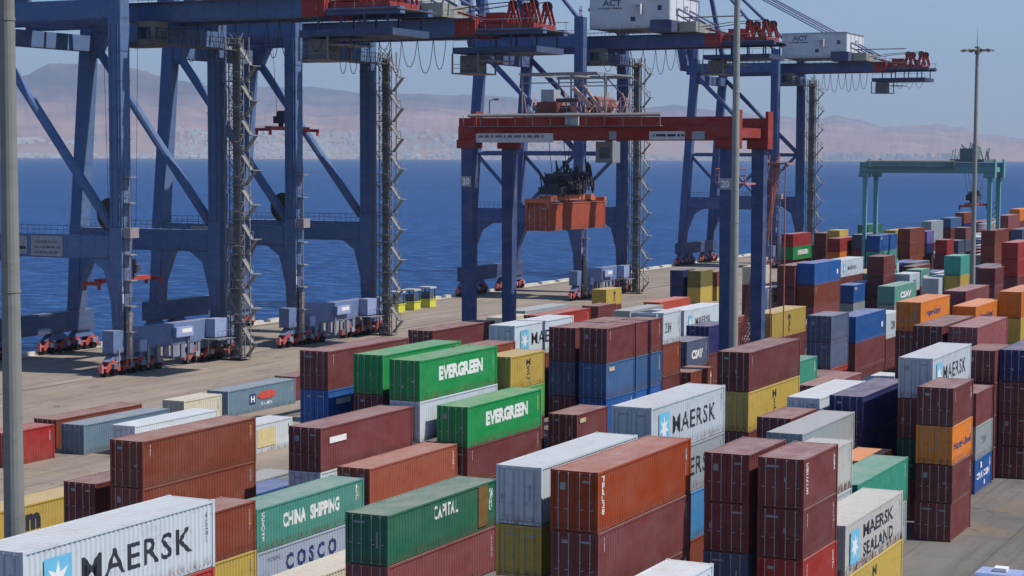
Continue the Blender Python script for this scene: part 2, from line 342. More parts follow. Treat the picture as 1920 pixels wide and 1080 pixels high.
DATA = """
maerskA|53.88|46.36|40|2|white,red,-grey,-maroon|MAERSK
rustB|78.20|60.57|40|2|rust,yellow|-
chinaS|90.58|60.65|40|0|teal,silver|CHINA_SHIPPING
capital|80.68|46.26|40|0|green,pinkbrown,-maroon|CAPITAL
brick|104.36|61.16|40|1|brick,-maroon|-
maroon9|103.16|64.10|40|1|maroon,white,-blue|tag
c1|91.64|69.53|40|2|rust,rust,-maroon|-
yelM|90.61|81.64|40|1|yellow|MSC
lowmar|129.24|107.30|40|0|rust|-
lowblue|127.74|103.08|40|0|greyblue|-
lowwhite|129.23|98.82|40|0|white|-
lowgrey|152.59|105.44|40|0|greyblue|LOGO
lowred|119.36|104.31|20|1|red|-
lowcream|142.75|103.52|20|1|cream|-
lowwh2|134.42|90.22|20|0|white|LOGOY
lowwh3|110.36|74.46|20|0|grey|-
lowblue2|105.21|70.65|20|1|blue|-
lowdark|166.00|106.34|20|0|maroon|-
brownblue|118.00|72.67|40|3|maroon,blue,-blue,-maroon|-
everL|117.61|67.83|40|3|dgreen,maroon,-maroon,-maroon|-
everU|115.58|63.66|40|3|dgreen,white,-maroon,-grey|EVERGREEN
everD|116.65|60.42|40|1|dgreen,maroon,maroon|EVERGREEN
yelMSC|128.52|62.88|20|0|yellow,lgreen,maroon,maroon|MSC
purpleroof|144.67|78.40|40|0|maroon,-maroon,-grey,-blue|-
maersk22|143.37|69.78|40|3|white,rust,maroon,-maroon|MAERSK
br23a|143.99|64.42|40|3|maroon,slate,maroon,maroon|-
br23b|141.70|60.58|20|4|maroon,steel,blue,blue|-
br24|131.74|58.76|20|2|maroon,maroon|tag
maersk3|97.76|39.04|40|4|white,grey,lblue,rust|MAERSK
wroof|81.52|38.22|40|1|white,yellow,-grey,-maroon|-
c2|79.83|34.52|40|2|orangebrown,maroon,maroon,-maroon|TEXT
wfront|80.22|31.13|20|2|white,-white|-
m28a|91.69|31.21|20|0|maroon,maroon,slate,-maroon|-
m28b|91.50|28.23|20|0|maroon,maroon,red,-maroon|TEXT
rustwhite|98.08|31.02|40|3|rustywhite,white,-grey|-
grey30|117.02|36.24|40|0|grey,-grey,-maroon|reefer
mar31|123.63|39.13|20|0|maroon,-maroon,-maroon|-
navy32|130.47|36.02|40|3|navy,navy,-maroon|-
white33|130.49|39.18|40|2|white,-maroon,-maroon|-
brye34|129.04|44.02|40|4|maroon,yellow,maroon,-maroon|-
c8|124.74|28.31|20|0|maroon,orange,maroon,maroon|ORANGE2
maersk40|131.22|31.27|40|4|white,maroon,dteal,maroon|MAERSK
sealand|98.38|27.99|40|2|rustywhite,yellow|SEALAND
mint|111.21|30.93|40|2|mint,grey|-
yel20|195.92|64.27|40|3|yellow,maroon,-maroon|MSC
slateP|176.43|51.93|20|0|slate,slate,red,-maroon|-
bluemar|196.24|55.07|40|3|blue,maroon,maroon|LOGOS
whsm|208.80|55.10|20|1|white,maroon,maroon|LOGOB
mintlow|158.42|49.67|20|0|mint,-maroon,-maroon|-
brownlow|170.26|50.90|20|0|maroon,-maroon|-
st39a|241.49|76.18|40|3|maroon,maroon,-maroon,-maroon|-
st39b|242.25|73.69|40|4|blue,rust,pinkbrown,-maroon|-
maerskS|273.63|79.20|40|0|white,maroon,-maroon,-maroon|MAERSKS
navyJ|257.96|72.77|40|0|blue,grey,-maroon|tag
tealK|258.61|67.12|40|0|lteal,grey,maroon|LOGOW
orangeL|181.98|44.63|40|4|orange,maroon,maroon,-maroon|HAPAG
marM1|156.77|36.66|40|4|maroon,-maroon,-maroon,-maroon|-
marM2|157.19|33.79|40|4|pinkbrown,-maroon,-maroon,-maroon|-
orangeN|195.03|42.13|40|0|orange,-maroon,-maroon,-maroon|HAPAG
stP|150.76|30.99|20|0|maroon,maroon,maroon,maroon|-
stQ|152.25|28.48|40|0|navy,maroon,maroon,maroon|-
lightR|143.51|30.83|20|0|maroon,grey,blue|CMA2
orangelow|123.90|33.74|20|0|orange,-maroon|-
s1|362.43|114.74|40|0|red,dgreen,maroon,maroon|EVERS
s3a|363.61|108.37|40|1|maroon,maroon,maroon,-maroon|-
s3b|347.40|100.81|40|0|red,orange,-maroon,-maroon|-
s4|355.70|103.31|20|4|yellow,maroon,-maroon,-maroon|-
s5|415.11|114.03|40|1|green,-maroon,-maroon,-maroon|-
s6|352.59|97.55|40|2|slate,maroon,maroon,-maroon|-
s7|334.71|89.76|40|4|blue,teal,maroon,-maroon|tag
s8|376.87|97.86|40|2|yellow,yellow,-slate,-maroon|MSC
s8b|378.77|95.36|40|3|rust,rust,rust,-maroon|-
s9|264.34|70.25|20|4|maroon,maroon,maroon,-maroon|-
s10|391.06|94.91|20|0|purple,navy,maroon,maroon|-
s11|453.18|108.98|40|0|lgrey,grey,maroon,-maroon|-
s11b|480.03|110.49|40|0|steel,maroon,maroon,-maroon|-
s12|518.34|115.69|40|1|rust,navy,maroon,-maroon|-
s13|415.56|92.33|20|0|pinkbrown,slate,maroon,maroon|-
s14|390.02|90.45|20|3|red,maroon,maroon|-
s15|402.71|91.01|20|1|slate,teal,maroon|-
s16|277.23|62.23|20|3|aqua,yellow,-maroon,-maroon|-
s17|274.30|64.73|40|1|white,maroon,-maroon|LOGOG
s18|334.92|69.28|40|0|rust,rust,rust,-maroon,-maroon|-
s19|287.98|56.12|40|0|red,red,maroon,-maroon,-maroon|-
s20|403.59|80.77|40|2|pinkbrown,maroon,-maroon,-maroon,-maroon|-
s21|404.41|77.99|40|1|slate,maroon,-maroon,-maroon|-
s22a|264.41|54.58|20|0|maroon,maroon,-maroon,-maroon|-
s23|208.34|46.15|40|2|pinkbrown,-maroon,-maroon,-maroon|-
s24|205.92|39.64|40|3|orange,yellow,grey,-maroon|-
s25|272.39|68.52|20|3|white,maroon,-maroon|LOGOB
s25b|299.00|73.42|20|0|lteal,maroon,-maroon|LOGOW
s26|351.99|87.56|40|0|maroon,-grey|-
s27|325.81|74.16|40|2|maroon,-maroon|-
s28|467.54|90.91|40|1|orange,maroon,-maroon,-maroon,-maroon|-
t1|247.23|97.64|40|0|orangered,-maroon|-
t2a|309.89|118.04|20|2|navy,navy|-
t2b|309.95|114.78|20|2|olive,yellow|-
t2c|317.97|114.62|20|0|rust,yellow|-
t3|195.36|74.24|40|3|white,-maroon,-maroon|MAERSKS
t4|156.71|62.19|20|4|white,rust,maroon,-maroon|LOGOB
t5|181.18|66.17|20|2|navy,maroon,maroon|-
t5b|170.80|64.60|20|0|slate,maroon,-maroon|LOGOW
t5c|162.87|61.19|20|2|rust,maroon|-
t6|188.92|67.38|20|0|maroon,slate,maroon|-
t7|240.72|79.61|20|1|white,maroon,maroon|LOGOB
t8|279.35|94.16|20|3|cream,maroon,maroon|-
t9|267.22|114.37|20|0|yellow,maroon|MSC
t10|233.43|101.06|20|1|maroon,maroon|-
t10b|181.59|84.87|40|3|red,-maroon,-maroon|-
t11|231.56|95.69|40|0|grey,-maroon|-
t12|186.90|92.03|20|0|cream,-maroon,-maroon|-
t13|196.39|94.23|40|0|grey,-grey,-maroon|-
rustF|128.40|65.38|20|2|rust,-maroon,-maroon,-maroon|-
lowpink|158.30|47.17|40|2|pinkbrown,-maroon|-
whiteroof2|184.59|50.11|40|1|white|-
tanlow|82.20|54.36|40|0|cream|-
behy|93.20|74.40|40|0|maroon,maroon|-
br23c|148.00|60.58|20|4|maroon,steel,blue,-blue|-
f120|220.83|68.75|40|0|maroon,-rust|-
f121|221.04|77.00|40|0|maroon|-
f122|221.10|79.75|40|0|rust,-navy|-
f123|285.81|77.00|40|0|teal,-rust,-yellow|-
f124|285.82|79.75|40|0|yellow,-red,-white|-
f125|311.78|63.25|40|0|maroon,-maroon,-blue|-
f126|312.14|66.00|40|0|slate,blue,-red|-
f127|351.05|74.25|40|0|grey,-yellow,-yellow|-
f128|350.89|93.50|40|0|white,-maroon|-
f129|363.82|77.00|40|0|maroon,-red,-teal|-
f130|364.24|90.75|40|0|slate,-slate|-
f131|364.10|93.50|40|0|blue,-grey|-
f132|376.97|79.75|40|0|pinkbrown,-maroon,-maroon|-
f133|377.00|88.00|40|0|white|-
f134|377.13|90.75|40|0|blue|-
f135|376.78|112.75|40|0|teal,maroon,-red|-
f136|390.18|82.50|40|0|white,-red,-red|-
f137|402.93|85.25|40|0|maroon,-grey,-yellow|-
f138|402.82|96.25|40|0|slate,slate|-
f139|416.21|88.00|40|0|blue,-pinkbrown,-yellow|-
f140|429.20|90.75|40|0|white,-white,-pinkbrown|-
f141|429.01|93.50|40|0|white,red,-maroon|-
f142|441.77|93.50|40|0|slate,-white,-blue|-
f143|442.26|96.25|40|0|grey,-teal,-maroon|-
f144|455.08|96.25|40|0|rust,-red,-white|-
f145|468.03|99.00|40|0|maroon,-grey,-grey|-
f146|480.99|99.00|40|0|teal,-white,-teal|-
f147|480.82|101.75|40|0|rust,-maroon,-maroon|-
f148|493.94|101.75|40|0|maroon,-rust,-maroon|-
f149|493.94|104.50|40|0|blue,-yellow,-blue|-
f150|506.96|104.50|40|0|yellow,-blue,-navy|-
f151|507.13|107.25|40|0|maroon,-grey,-rust|-
f152|519.77|107.25|40|0|red,-rust,-yellow|-
f153|519.77|110.00|40|0|grey,-teal,-maroon|-
f154|533.08|110.00|40|0|white,-teal,-maroon|-
f155|533.03|112.75|40|0|navy,-red,-maroon|-
f156|532.93|115.50|40|0|red,navy,-maroon|-
f157|545.86|112.75|40|0|pinkbrown,-slate,-red|-
f158|546.15|115.50|40|0|pinkbrown,-red,-yellow|-
f159|559.18|115.50|40|0|yellow,-blue,-maroon|-
"""
# ------------------------------------------------------------ containers
LITG = 1.0
def C(r, g_, b_, k=1.0):
    c = lin((r, g_, b_)); return tuple(min(0.85, v*k*KCOL) for v in c[:3])
KCOL = 1.0
COL = {'maroon': (112,56,55), 'pinkbrown': (138,78,78), 'rust': (128,64,46), 'brick': (152,80,58), 'orangebrown': (142,58,24), 'red': (160,50,44),
 'orangered': (185,80,60), 'coral': (172, 82, 58), 'orange': (218,126,44), 'green': (44,106,82), 'dgreen': (24,140,74), 'lgreen': (110,180,90), 'teal': (78,148,134), 'dteal': (30,90,70),
 'mint': (58,150,126), 'aqua': (76,172,156), 'lteal': (96,150,136), 'white': (198,208,214), 'silver': (158,170,186), 'grey': (152,160,162), 'lgrey': (158,172,176),
 'cream': (206,200,178), 'rustywhite': (190,190,184), 'yellow': (192,164,78), 'navy': (40,46,100), 'blue': (34,92,160), 'steel': (62,98,142), 'greyblue': (104,130,146),
 'slate': (84,96,122), 'lblue': (72,146,202), 'olive': (120,112,60), 'purple': (110,100,165)}
WORD = {'maroon': 'maroon', 'pinkbrown': 'faded pink brown', 'rust': 'rust brown', 'brick': 'brick orange', 'orangebrown': 'orange brown', 'red': 'red',
 'orangered': 'orange red', 'coral': 'coral orange', 'orange': 'orange', 'green': 'dark green', 'dgreen': 'bright green', 'lgreen': 'light green', 'teal': 'pale teal', 'dteal': 'deep teal', 'mint': 'mint green',
 'aqua': 'turquoise', 'lteal': 'light teal', 'white': 'white', 'silver': 'silver', 'grey': 'grey', 'lgrey': 'light grey', 'cream': 'cream', 'rustywhite': 'rust-stained white',
 'yellow': 'yellow', 'navy': 'navy', 'blue': 'blue', 'steel': 'steel blue', 'greyblue': 'blue-grey', 'slate': 'slate', 'lblue': 'sky blue', 'olive': 'olive', 'purple': 'violet'}
W = 2.44
_cm = {}
def corr_panel(x0, x1, z0, z1, yo, depth, pitch, sgn):
    """trapezoid-corrugated wall in XZ; yo outer plane, sgn -1 faces -Y"""
    g = MB(); n = max(2, int((x1-x0)/pitch)); p = (x1-x0)/n; pts = []
    for i in range(n):
        a = x0+i*p
        pts += [(a, 0), (a+p*0.26, 0), (a+p*0.5, 1), (a+p*0.76, 1)]
    pts.append((x1, 0))
    yi = yo - sgn*depth
    for (xa, ka), (xb, kb) in zip(pts[:-1], pts[1:]):
        ya = yo if ka == 0 else yi; yb = yo if kb == 0 else yi
        q = [(xa, ya, z0), (xb, yb, z0), (xb, yb, z1), (xa, ya, z1)]
        g.add(q if sgn < 0 else q[::-1], [(0, 1, 2, 3)])
    return g
def cont_meshes(L, h, det):
    k = (L, h, det)
    if k in _cm: return _cm[k]
    P = M['cont']; o = {}; a, b = -L/2, L/2; y0, y1 = -W/2, W/2
    if det >= 2:
        g = MB(); s = 0.16
        for x in (a, b-s):
            for y in (y0, y1-s): g.box(x, x+s, y, y+s, 0.12, h-0.12)
        for x in (a-0.004, b-0.174):
            for y in (y0-0.004, y1-0.174):
                for z in (0.0, h-0.12): g.box(x, x+0.178, y, y+0.178, z, z+0.12)
        for y in (y0+0.01, y1-0.09):
            g.box(a+s, b-s, y+(0.05 if y < 0 else -0.05), y+0.08-(0 if y < 0 else 0.05), 0.02, 0.19); g.box(a+s, b-s, y, y+0.08, h-0.13, h-0.02)
        for x in (a+0.01, b-0.09):
            g.box(x, x+0.08, y0+s, y1-s, 0.02, 0.17); g.box(x, x+0.08, y0+s, y1-s, h-0.16, h-0.02)
        o['frame'] = g.mesh('frame', P)
        o['side_panel'] = corr_panel(a+s, b-s, 0.17, h-0.13, y0+0.035, 0.045, 0.29, -1).mesh('side_panel', P)
        o['side_panel2'] = corr_panel(a+s, b-s, 0.17, h-0.13, y1-0.02, 0.045, 0.29, 1).mesh('side_panel', P)
        g = MB(); n = int((L-0.3)/0.42); p = (L-0.32)/n
        for i in range(n):
            x = a+0.16+i*p
            q = [(x, 0), (x+p*.35, 0), (x+p*.5, 1), (x+p*.85, 1), (x+p, 0)]
            for (xa, ka), (xb, kb) in zip(q[:-1], q[1:]):
                za = h-0.03-0.025*ka; zb = h-0.03-0.025*kb
                g.add([(xa, y0+.08, za), (xb, y0+.08, zb), (xb, y1-.08, zb), (xa, y1-.08, za)], [(0, 1, 2, 3)])
        g.box(a+0.05, a+0.16, y0+0.08, y1-0.08, h-0.06, h-0.025); g.box(b-0.16, b-0.05, y0+0.08, y1-0.08, h-0.06, h-0.025)
        g.box(a+0.2, b-0.2, y0+0.1, y1-0.1, 0.06, 0.1)
        o['roof_panel'] = g.mesh('roof_panel', P)
        g = MB(); n = 8; p = (W-0.32)/n
        for i in range(n):
            y = y0+0.16+i*p
            q = [(y, 0), (y+p*.3, 0), (y+p*.5, 1), (y+p*.8, 1), (y+p, 0)]
            for (ya, ka), (yb, kb) in zip(q[:-1], q[1:]):
                g.add([(b-.03-.04*ka, ya, .17), (b-.03-.04*kb, yb, .17), (b-.03-.04*kb, yb, h-.16), (b-.03-.04*ka, ya, h-.16)], [(0, 1, 2, 3)])
        o['end_panel'] = g.mesh('end_panel', P)
        for key, sg in (('door', 1), ('door2', -1)):
            g = MB(); ya, yb = sorted((sg*0.01, sg*(W/2-0.165))); x = a+0.05
            g.box(x, x+0.05, ya, yb, 0.175, h-0.165)
            hh = (h-0.34)/3
            for i in range(3): g.box(x-0.014, x, ya+0.07, yb-0.07, 0.20+i*hh, 0.14+(i+1)*hh)
            o[key] = g.mesh('door', P)
            for bi, fy in enumerate((0.27, 0.76)):
                g = MB()
                y = sg*(0.01+(W/2-0.18)*fy)
                g.tube((a-0.008, y, 0.09), (a-0.008, y, h-0.08), 0.024, 6)
                for z in (0.12, h*0.5, h-0.13): g.box(a-0.02, a+0.035, y-0.04, y+0.04, z-0.03, z+0.03)
                g.beam((a-0.03, y, 1.05), (a-0.03, y+sg*0.2, 1.08), 0.025, 0.035)
                o['bar'+key+str(bi)] = g.mesh('locking_bar', M['galv'])
            for v in range(5):
                g = MB(); X0_, X1_ = a+0.028, a+0.034
                if sg < 0:
                    if v == 0: g.box(X0_, X1_, ya+.2, yb-.4, h-.55, h-.45)
                    elif v == 1: g.box(X0_, X1_, ya+.2, yb-.25, h-.52, h-.42)
                    elif v == 2: g.box(X0_, X1_, ya+.3, ya+.5, 1.3, 1.42)
                    elif v == 3: g.box(X0_, X1_, ya+.42, ya+.52, h-1.7, h-.9)
                    else: g.box(X0_, X1_, yb-.3, yb-.15, 1.35, 1.6)
                else:
                    if v == 0: g.box(X0_, X1_, ya+.35, yb-.38, h-.58, h-.42)
                    elif v == 1: g.box(X0_, X1_, yb-.28, yb-.1, 1.2, 1.5)
                    elif v == 2: g.box(X0_, X1_, ya+.12, yb-.3, h-.5, h-.4)
                    elif v == 3: g.box(X0_, X1_, ya+.45, yb-.32, h-.95, h-.6)
                    else: g.box(X0_, X1_, ya+.1, ya+.3, .9, 1.1)
                o['mk'+key+str(v)] = g.mesh('marking', M['signgrey'])
    else:
        g = MB(); n = 16 if L > 7 else 8
        g.box(a+0.06, b, y0+0.05, y1, 0.03, h-0.03)
        for x in (a, b-0.14): g.box(x, x+0.14, y0, y0+0.14, 0, h); g.box(x, x+0.14, y1-0.14, y1+0.002, 0, h)
        g.box(a+.14, b-.14, y0+0.01, y0+0.06, h-0.14, h-0.01); g.box(a+.14, b-.14, y0+0.01, y0+0.06, 0.02, 0.18)
        for i in range(n*2):
            x = a+0.16+i*(L-0.3)/(n*2); g.box(x, x+(L-0.3)/(n*4), y0+0.025, y0+0.06, 0.18, h-0.14)
        o['body'] = g.mesh('body', P)
        for key, sg in (('door', 1), ('door2', -1)):
            g = MB(); ya, yb = sorted((sg*0.015, sg*(W/2-0.15)))
            g.box(a+0.02, a+0.055, ya, yb, 0.12, h-0.14)
            for fy in (0.27, 0.76): y = sg*(W/2-0.18)*fy; g.box(a-0.01, a+0.022, y-0.03, y+0.03, 0.1, h-0.1)
            o[key] = g.mesh('door', P)
    _cm[k] = o; return o


def star_panel(x0, x1, z0, z1, parent, y):
    g = MB(); g.box(x0, x1, y-0.006, y, z0, z1); f = g.build('emblem_panel', M['starblue'], parent)
    cx, cz, r = (x0+x1)/2, (z0+z1)/2, (z1-z0)*0.42; vs = []
    for k in range(14):
        t_ = math.pi*k/7+math.pi/2; q = r if k % 2 == 0 else r*0.42; vs.append((cx+q*math.cos(t_)*0.95, y-0.010, cz+q*math.sin(t_)))
    g = MB(); g.add(vs+[(cx, y-0.010, cz)], [(k, (k+1) % 14, 14) for k in range(14)]); g.build('star', M['white'], f)
import bmesh
_dr = {}
def text(parent, s, x0, x1, z0, z1, mat, y, **kw):
    """painted lettering: the flat letters are cut at every rib and pressed onto the corrugated wall"""
    kw['bold'] = kw.get('bold', 0.012)*0.8
    me = text_mesh(s, x0, x1, z0, z1, M[mat], **kw); L = parent.get('_L', 0)
    if not L: return link('lettering', me, parent, None, (x0, y, z0))
    key = (me.name, round(x0, 2), L)
    if key not in _dr:
        me = me.copy(); bm = bmesh.new(); bm.from_mesh(me); bmesh.ops.triangulate(bm, faces=bm.faces[:]); a, b = -L/2+0.16, L/2-0.16; n = max(2, int((b-a)/0.29)); p = (b-a)/n
        for i in range(n):
            for f_ in (0, .26, .5, .76):
                xx = a+(i+f_)*p-x0
                if 0 < xx < x1-x0:
                    bmesh.ops.bisect_plane(bm, geom=bm.verts[:]+bm.edges[:]+bm.faces[:], plane_co=(xx, 0, 0), plane_no=(1, 0, 0))
        for v in bm.verts:
            u = ((v.co.x+x0-a)/p) % 1.0
            k = 0 if u <= .26 else (u-.26)/.24 if u <= .5 else 1 if u <= .76 else (1-u)/.24
            v.co.y = (-W/2+0.035-0.006+0.045*k)-y
        bm.to_mesh(me); bm.free(); _dr[key] = me
    return link('lettering', _dr[key], parent, None, (x0, y, z0))
def vert_text(parent, s, x, w, z0, z1, mat, y):
    text(parent, '\n'.join(s), x, x+w, z0, z1, mat, y, bold=0.03)
def decorate(o, kind, L, h):
    a = -L/2; y = -W/2-0.006
    f = lambda x: a+x
    if kind == 'MAERSK':
        s = 1.0 if L > 7 else 0.5
        star_panel(f(1.15*s), f(2.75*s), 0.55, h-0.50, o, y); text(o, 'MAERSK', f(3.4*s), f(10.6*s), 0.95, h-0.85, 'black', y, bold=0.015, gap=1.12)
    elif kind == 'MAERSKS': star_panel(f(1.3), f(2.5), 0.7, h-0.7, o, y); text(o, 'MAERSK', f(3.6), f(8.6), 0.95, h-1.05, 'inkgrey', y)
    elif kind == 'EVERGREEN': text(o, 'EVERGREEN', f(3.0), f(9.9), h-1.72, h-0.68, 'white', y, bold=0.07)
    elif kind == 'CHINA_SHIPPING':
        text(o, 'CHINA', f(2.85), f(5.4), h-1.6, h-0.7, 'white', y, bold=0.06); text(o, 'SHIPPING', f(5.9), f(9.3), h-1.6, h-0.7, 'white', y, bold=0.06)
        vert_text(o, 'CCLU45', f(0.62), 0.34, 0.6, h-0.3, 'white', y)
        vert_text(o, '45G1', f(11.2), 0.28, h-1.3, h-0.3, 'white', y)
    elif kind == 'COSCO': text(o, 'C O S C O', f(3.1), f(8.9), 0.95, h-0.60, 'navyink', y, bold=0.055); text(o, 'FLORENS', f(1.2), f(2.5), h-0.75, h-0.5, 'inkgrey', y)
    elif kind == 'CAPITAL':
        text(o, 'CAPITAL', f(4.95), f(7.6), h-1.10, h-0.38, 'white', y, bold=0.035, gap=1.25); vert_text(o, 'CLHU', f(11.35), 0.26, 0.95, h-0.4, 'white', y)
        g = MB(); g.box(f(9.95), f(11.05), y+0.004, y+0.012, 0.2, h-0.15); g.build('repair_patch', M['steel'], o, lin((122, 92, 44)))
    elif kind == 'MSC': vert_text(o, 'MSC', f(L*0.47), 0.75, 0.55, h-0.45, 'black', y)
    elif kind == 'MSCH': text(o, 'm', f(4.6), f(6.1), h-1.75, h-0.65, 'black', y, bold=.08)
    elif kind == 'TEXT': vert_text(o, 'TRLU38' if L > 7 else 'CRONOS', f(0.62), 0.30, h*0.27, h-0.28, 'white', y)
    elif kind == 'TEXT2': vert_text(o, 'TEX', f(0.75), 0.16, h-1.0, h-0.35, 'white', y)
    elif kind == 'tag':
        g = MB(); g.box(f(0.6), f(1.7), y, y+0.01, h-0.72, h-0.38); g.build('company_plate', flatc('plate_cream', (0.62, 0.52, 0.30)), o); text(o, 'CAI', f(0.85), f(1.45), h-0.66, h-0.44, 'navyink', y-0.004)
    elif kind == 'plate': g = MB(); g.box(f(1.1), f(3.2), y, y+0.01, h-1.15, h-0.75); g.build('company_plate', M['white'], o)
    elif kind == 'LOGO':
        g = MB(); g.box(f(3.8), f(4.9), y, y+0.01, 0.85, h-0.75); p = g.build('emblem_panel', M['navyink'], o); text(p, 'H', f(4.0), f(4.7), 1.0, h-0.95, 'white', y-0.002, bold=0.05)
        g = MB(); g.prism([(f(6.9)+1.7*math.cos(t_*math.pi/8), h/2+0.25+0.42*math.sin(t_*math.pi/8)) for t_ in range(16)], y, y+0.01, 'y'); p = g.build('emblem_oval', M['redink'], o)
        text(o, 'SUD', f(5.9), f(7.9), 0.55, 0.85, 'white', y)
    elif kind == 'LOGOY':
        g = MB(); g.box(f(0.5), f(3.4), y, y+0.01, 0.5, h-0.5); g.build('emblem_panel', flatc('pale_yellow', (0.66, 0.56, 0.30)), o); text(o, 'LAND', f(0.8), f(3.1), 1.1, 1.6, 'redink', y-0.004, bold=0.03)
    elif kind == 'SEALAND':
        star_panel(f(1.0), f(2.7), 0.5, h-0.55, o, y); text(o, 'MAERSK', f(3.7), f(10.2), h-1.35, h-0.55, 'black', y, bold=0.03); text(o, 'SEALAND', f(3.7), f(10.2), 0.45, 1.25, 'black', y, bold=0.03)
    elif kind == 'HAPAG': text(o, 'Hapag-Lloyd', f(2.3), f(8.2), h-1.75, h-0.9, 'navyink', y, bold=0.04)
    elif kind == 'ORANGE2': text(o, 'Hapag-Lloyd', f(0.6), f(5.7), 0.75, 1.45, 'navyink', y, bold=0.04)
    elif kind == 'CMA': text(o, 'CMA CGM', f(0.8), f(L-0.8), h*0.36, h*0.56, 'white', y, bold=0.05); g = MB(); g.box(f(1.9), f(2.4), y, y+0.01, h*0.68, h*0.86); g.build('emblem_bar', M['white'], o); g = MB(); g.box(f(3.2), f(3.6), y, y+0.01, h*0.12, h*0.26); g.build('emblem_bar', M['white'], o)
    elif kind == 'LOGOW': text(o, 'CSAV', f(L*0.25), f(L*0.75), 0.7, 1.6, 'white', y, bold=0.06)
    elif kind == 'LOGOB': text(o, 'ZIM', f(L*0.36), f(L*0.62), 1.0, h-1.0, 'inkgrey', y, bold=0.03)
    elif kind == 'LOGOG': text(o, 'K LINE', f(L*0.2), f(L*0.7), 0.7, 1.5, 'inkgrey', y, bold=0.03)
    elif kind == 'LOGOS': g = MB(); g.box(f(L*0.85), f(L*0.9), y, y+0.01, 1.0, 1.6); g.build('company_plate', M['white'], o)
_fc = {}
def flatc(n, c):
    if n not in _fc: _fc[n] = flat(n, c)
    return _fc[n]

DECOR = ('MAERSK','MAERSKS','EVERGREEN','CHINA_SHIPPING','COSCO','CAPITAL','MSC','MSCH','TEXT','TEXT2','tag','plate','LOGO','LOGOY','SEALAND','HAPAG','ORANGE2','CMA','LOGOW','LOGOB','LOGOG','LOGOS')
STACKS = [l.split('|') for l in DATA.strip().split('\n')]
EXTRA = {('maroon9', 0): 'plate', ('brye34', 0): 'TEXT2', ('brye34', 1): 'MSC', ('c2', 0): 'TEXT', ('c2', 1): 'TEXT2', ('m28b', 1): 'TEXT2', ('m28b', 2): 'TEXT2', ('brownblue', 0): 'TEXT2',
         ('brownblue', 1): 'plate', ('br23b', 0): 'TEXT2', ('br23b', 1): 'tag', ('c8', 0): 'TEXT2', ('c8', 1): 'ORANGE2', ('lightR', 1): 'LOGOB', ('lightR', 2): 'CMA', ('maersk3', 1): 'MAERSK',
         ('chinaS', 1): 'COSCO', ('st39b', 0): 'LOGOS', ('st39b', 1): 'TEXT2', ('s1', 1): 'EVERGREEN', ('s1', 0): '-', ('everD', 1): 'TEXT2', ('c1', 0): 'TEXT2', ('yelM', 0): 'MSCH', ('capital', 0): 'CAPITAL', ('sealand', 1): 'MSC'}
HC = {'capital': 1}
CONTS = []          # (object, stack id, tier from top, colour, L, h, x, y, z)
def make_container(x, y, z, L, h, colname, rz=0.0, det=2):
    e = empty('shipping_container', (x, y, z), rz)
    if det >= 2: e['_L'] = L
    c = C(*COL[colname]); v = rnd.uniform(0.86, 1.12); c = tuple(min(0.85, k*v) for k in c)
    ms = cont_meshes(L, h, det)
    if det >= 2:
        for k in ('frame', 'side_panel', 'side_panel2', 'roof_panel', 'end_panel', 'door', 'door2'):
            o = link(k.rstrip('2'), ms[k], e, c)
            if colname == 'rustywhite': o.material_slots[0].link = 'OBJECT'; o.material_slots[0].material = M['contrust']
            if k.startswith('door'):
                [link('locking_bar', ms['bar'+k+bi], o, tuple(0.25*q+0.34 for q in c)) for bi in '01']; link('marking', ms['mk'+k+str(rnd.randrange(5))], o)  # galvanised bars, coloured paler to give the sunlit stripes on shaded doors
    else:
        for k in ('body', 'door', 'door2'): link(k.rstrip('2'), ms[k], e, c if k == 'body' else tuple(q*0.92 for q in c))
    return e
for sid, X, Y, ln, hc, cols, logo in STACKS:
    X, Y, hc = float(X), float(Y), int(hc); L = 12.19 if ln == '40' else 6.06; cols = cols.split(','); n = len(cols)
    # the taller boxes sit on top of the stack
    hs = [2.895 if i < hc else 2.59 for i in range(n)]
    z = sum(hs)
    det = 2 if X < 185 else 1
    for i, (cn, h) in enumerate(zip(cols, hs)):
        z -= h
        if cn[0] == '-': continue
        jx, jy = (rnd.uniform(-0.04, 0.04), rnd.uniform(-0.03, 0.03)) if i else (0, 0)
        e = make_container(X+L/2+jx, Y+W/2+jy, z+0.004, L, h-0.008, cn, 0, det)
        k = EXTRA.get((sid, i), logo if i == 0 else None)
        if k == 'MAERSK,MAERSK': k = 'MAERSK'
        if k in DECOR: decorate(e, k, L, h)
        if det == 2 and rnd.random() < .75: vert_text(e, rnd.choice(('45G1', '22G1', '6280', '41')), L/2-.62, .16, h-rnd.uniform(1.3, 1.9), h-.45, rnd.choice(('white', 'signgrey', 'inkyel')) if cn not in ('white', 'silver', 'grey', 'cream', 'rustywhite', 'yellow') else 'inkgrey', -W/2-0.006)
        CONTS.append([e, sid, i, cn, L, h, X+L/2, Y+W/2, z, k if k in DECOR else None, n])
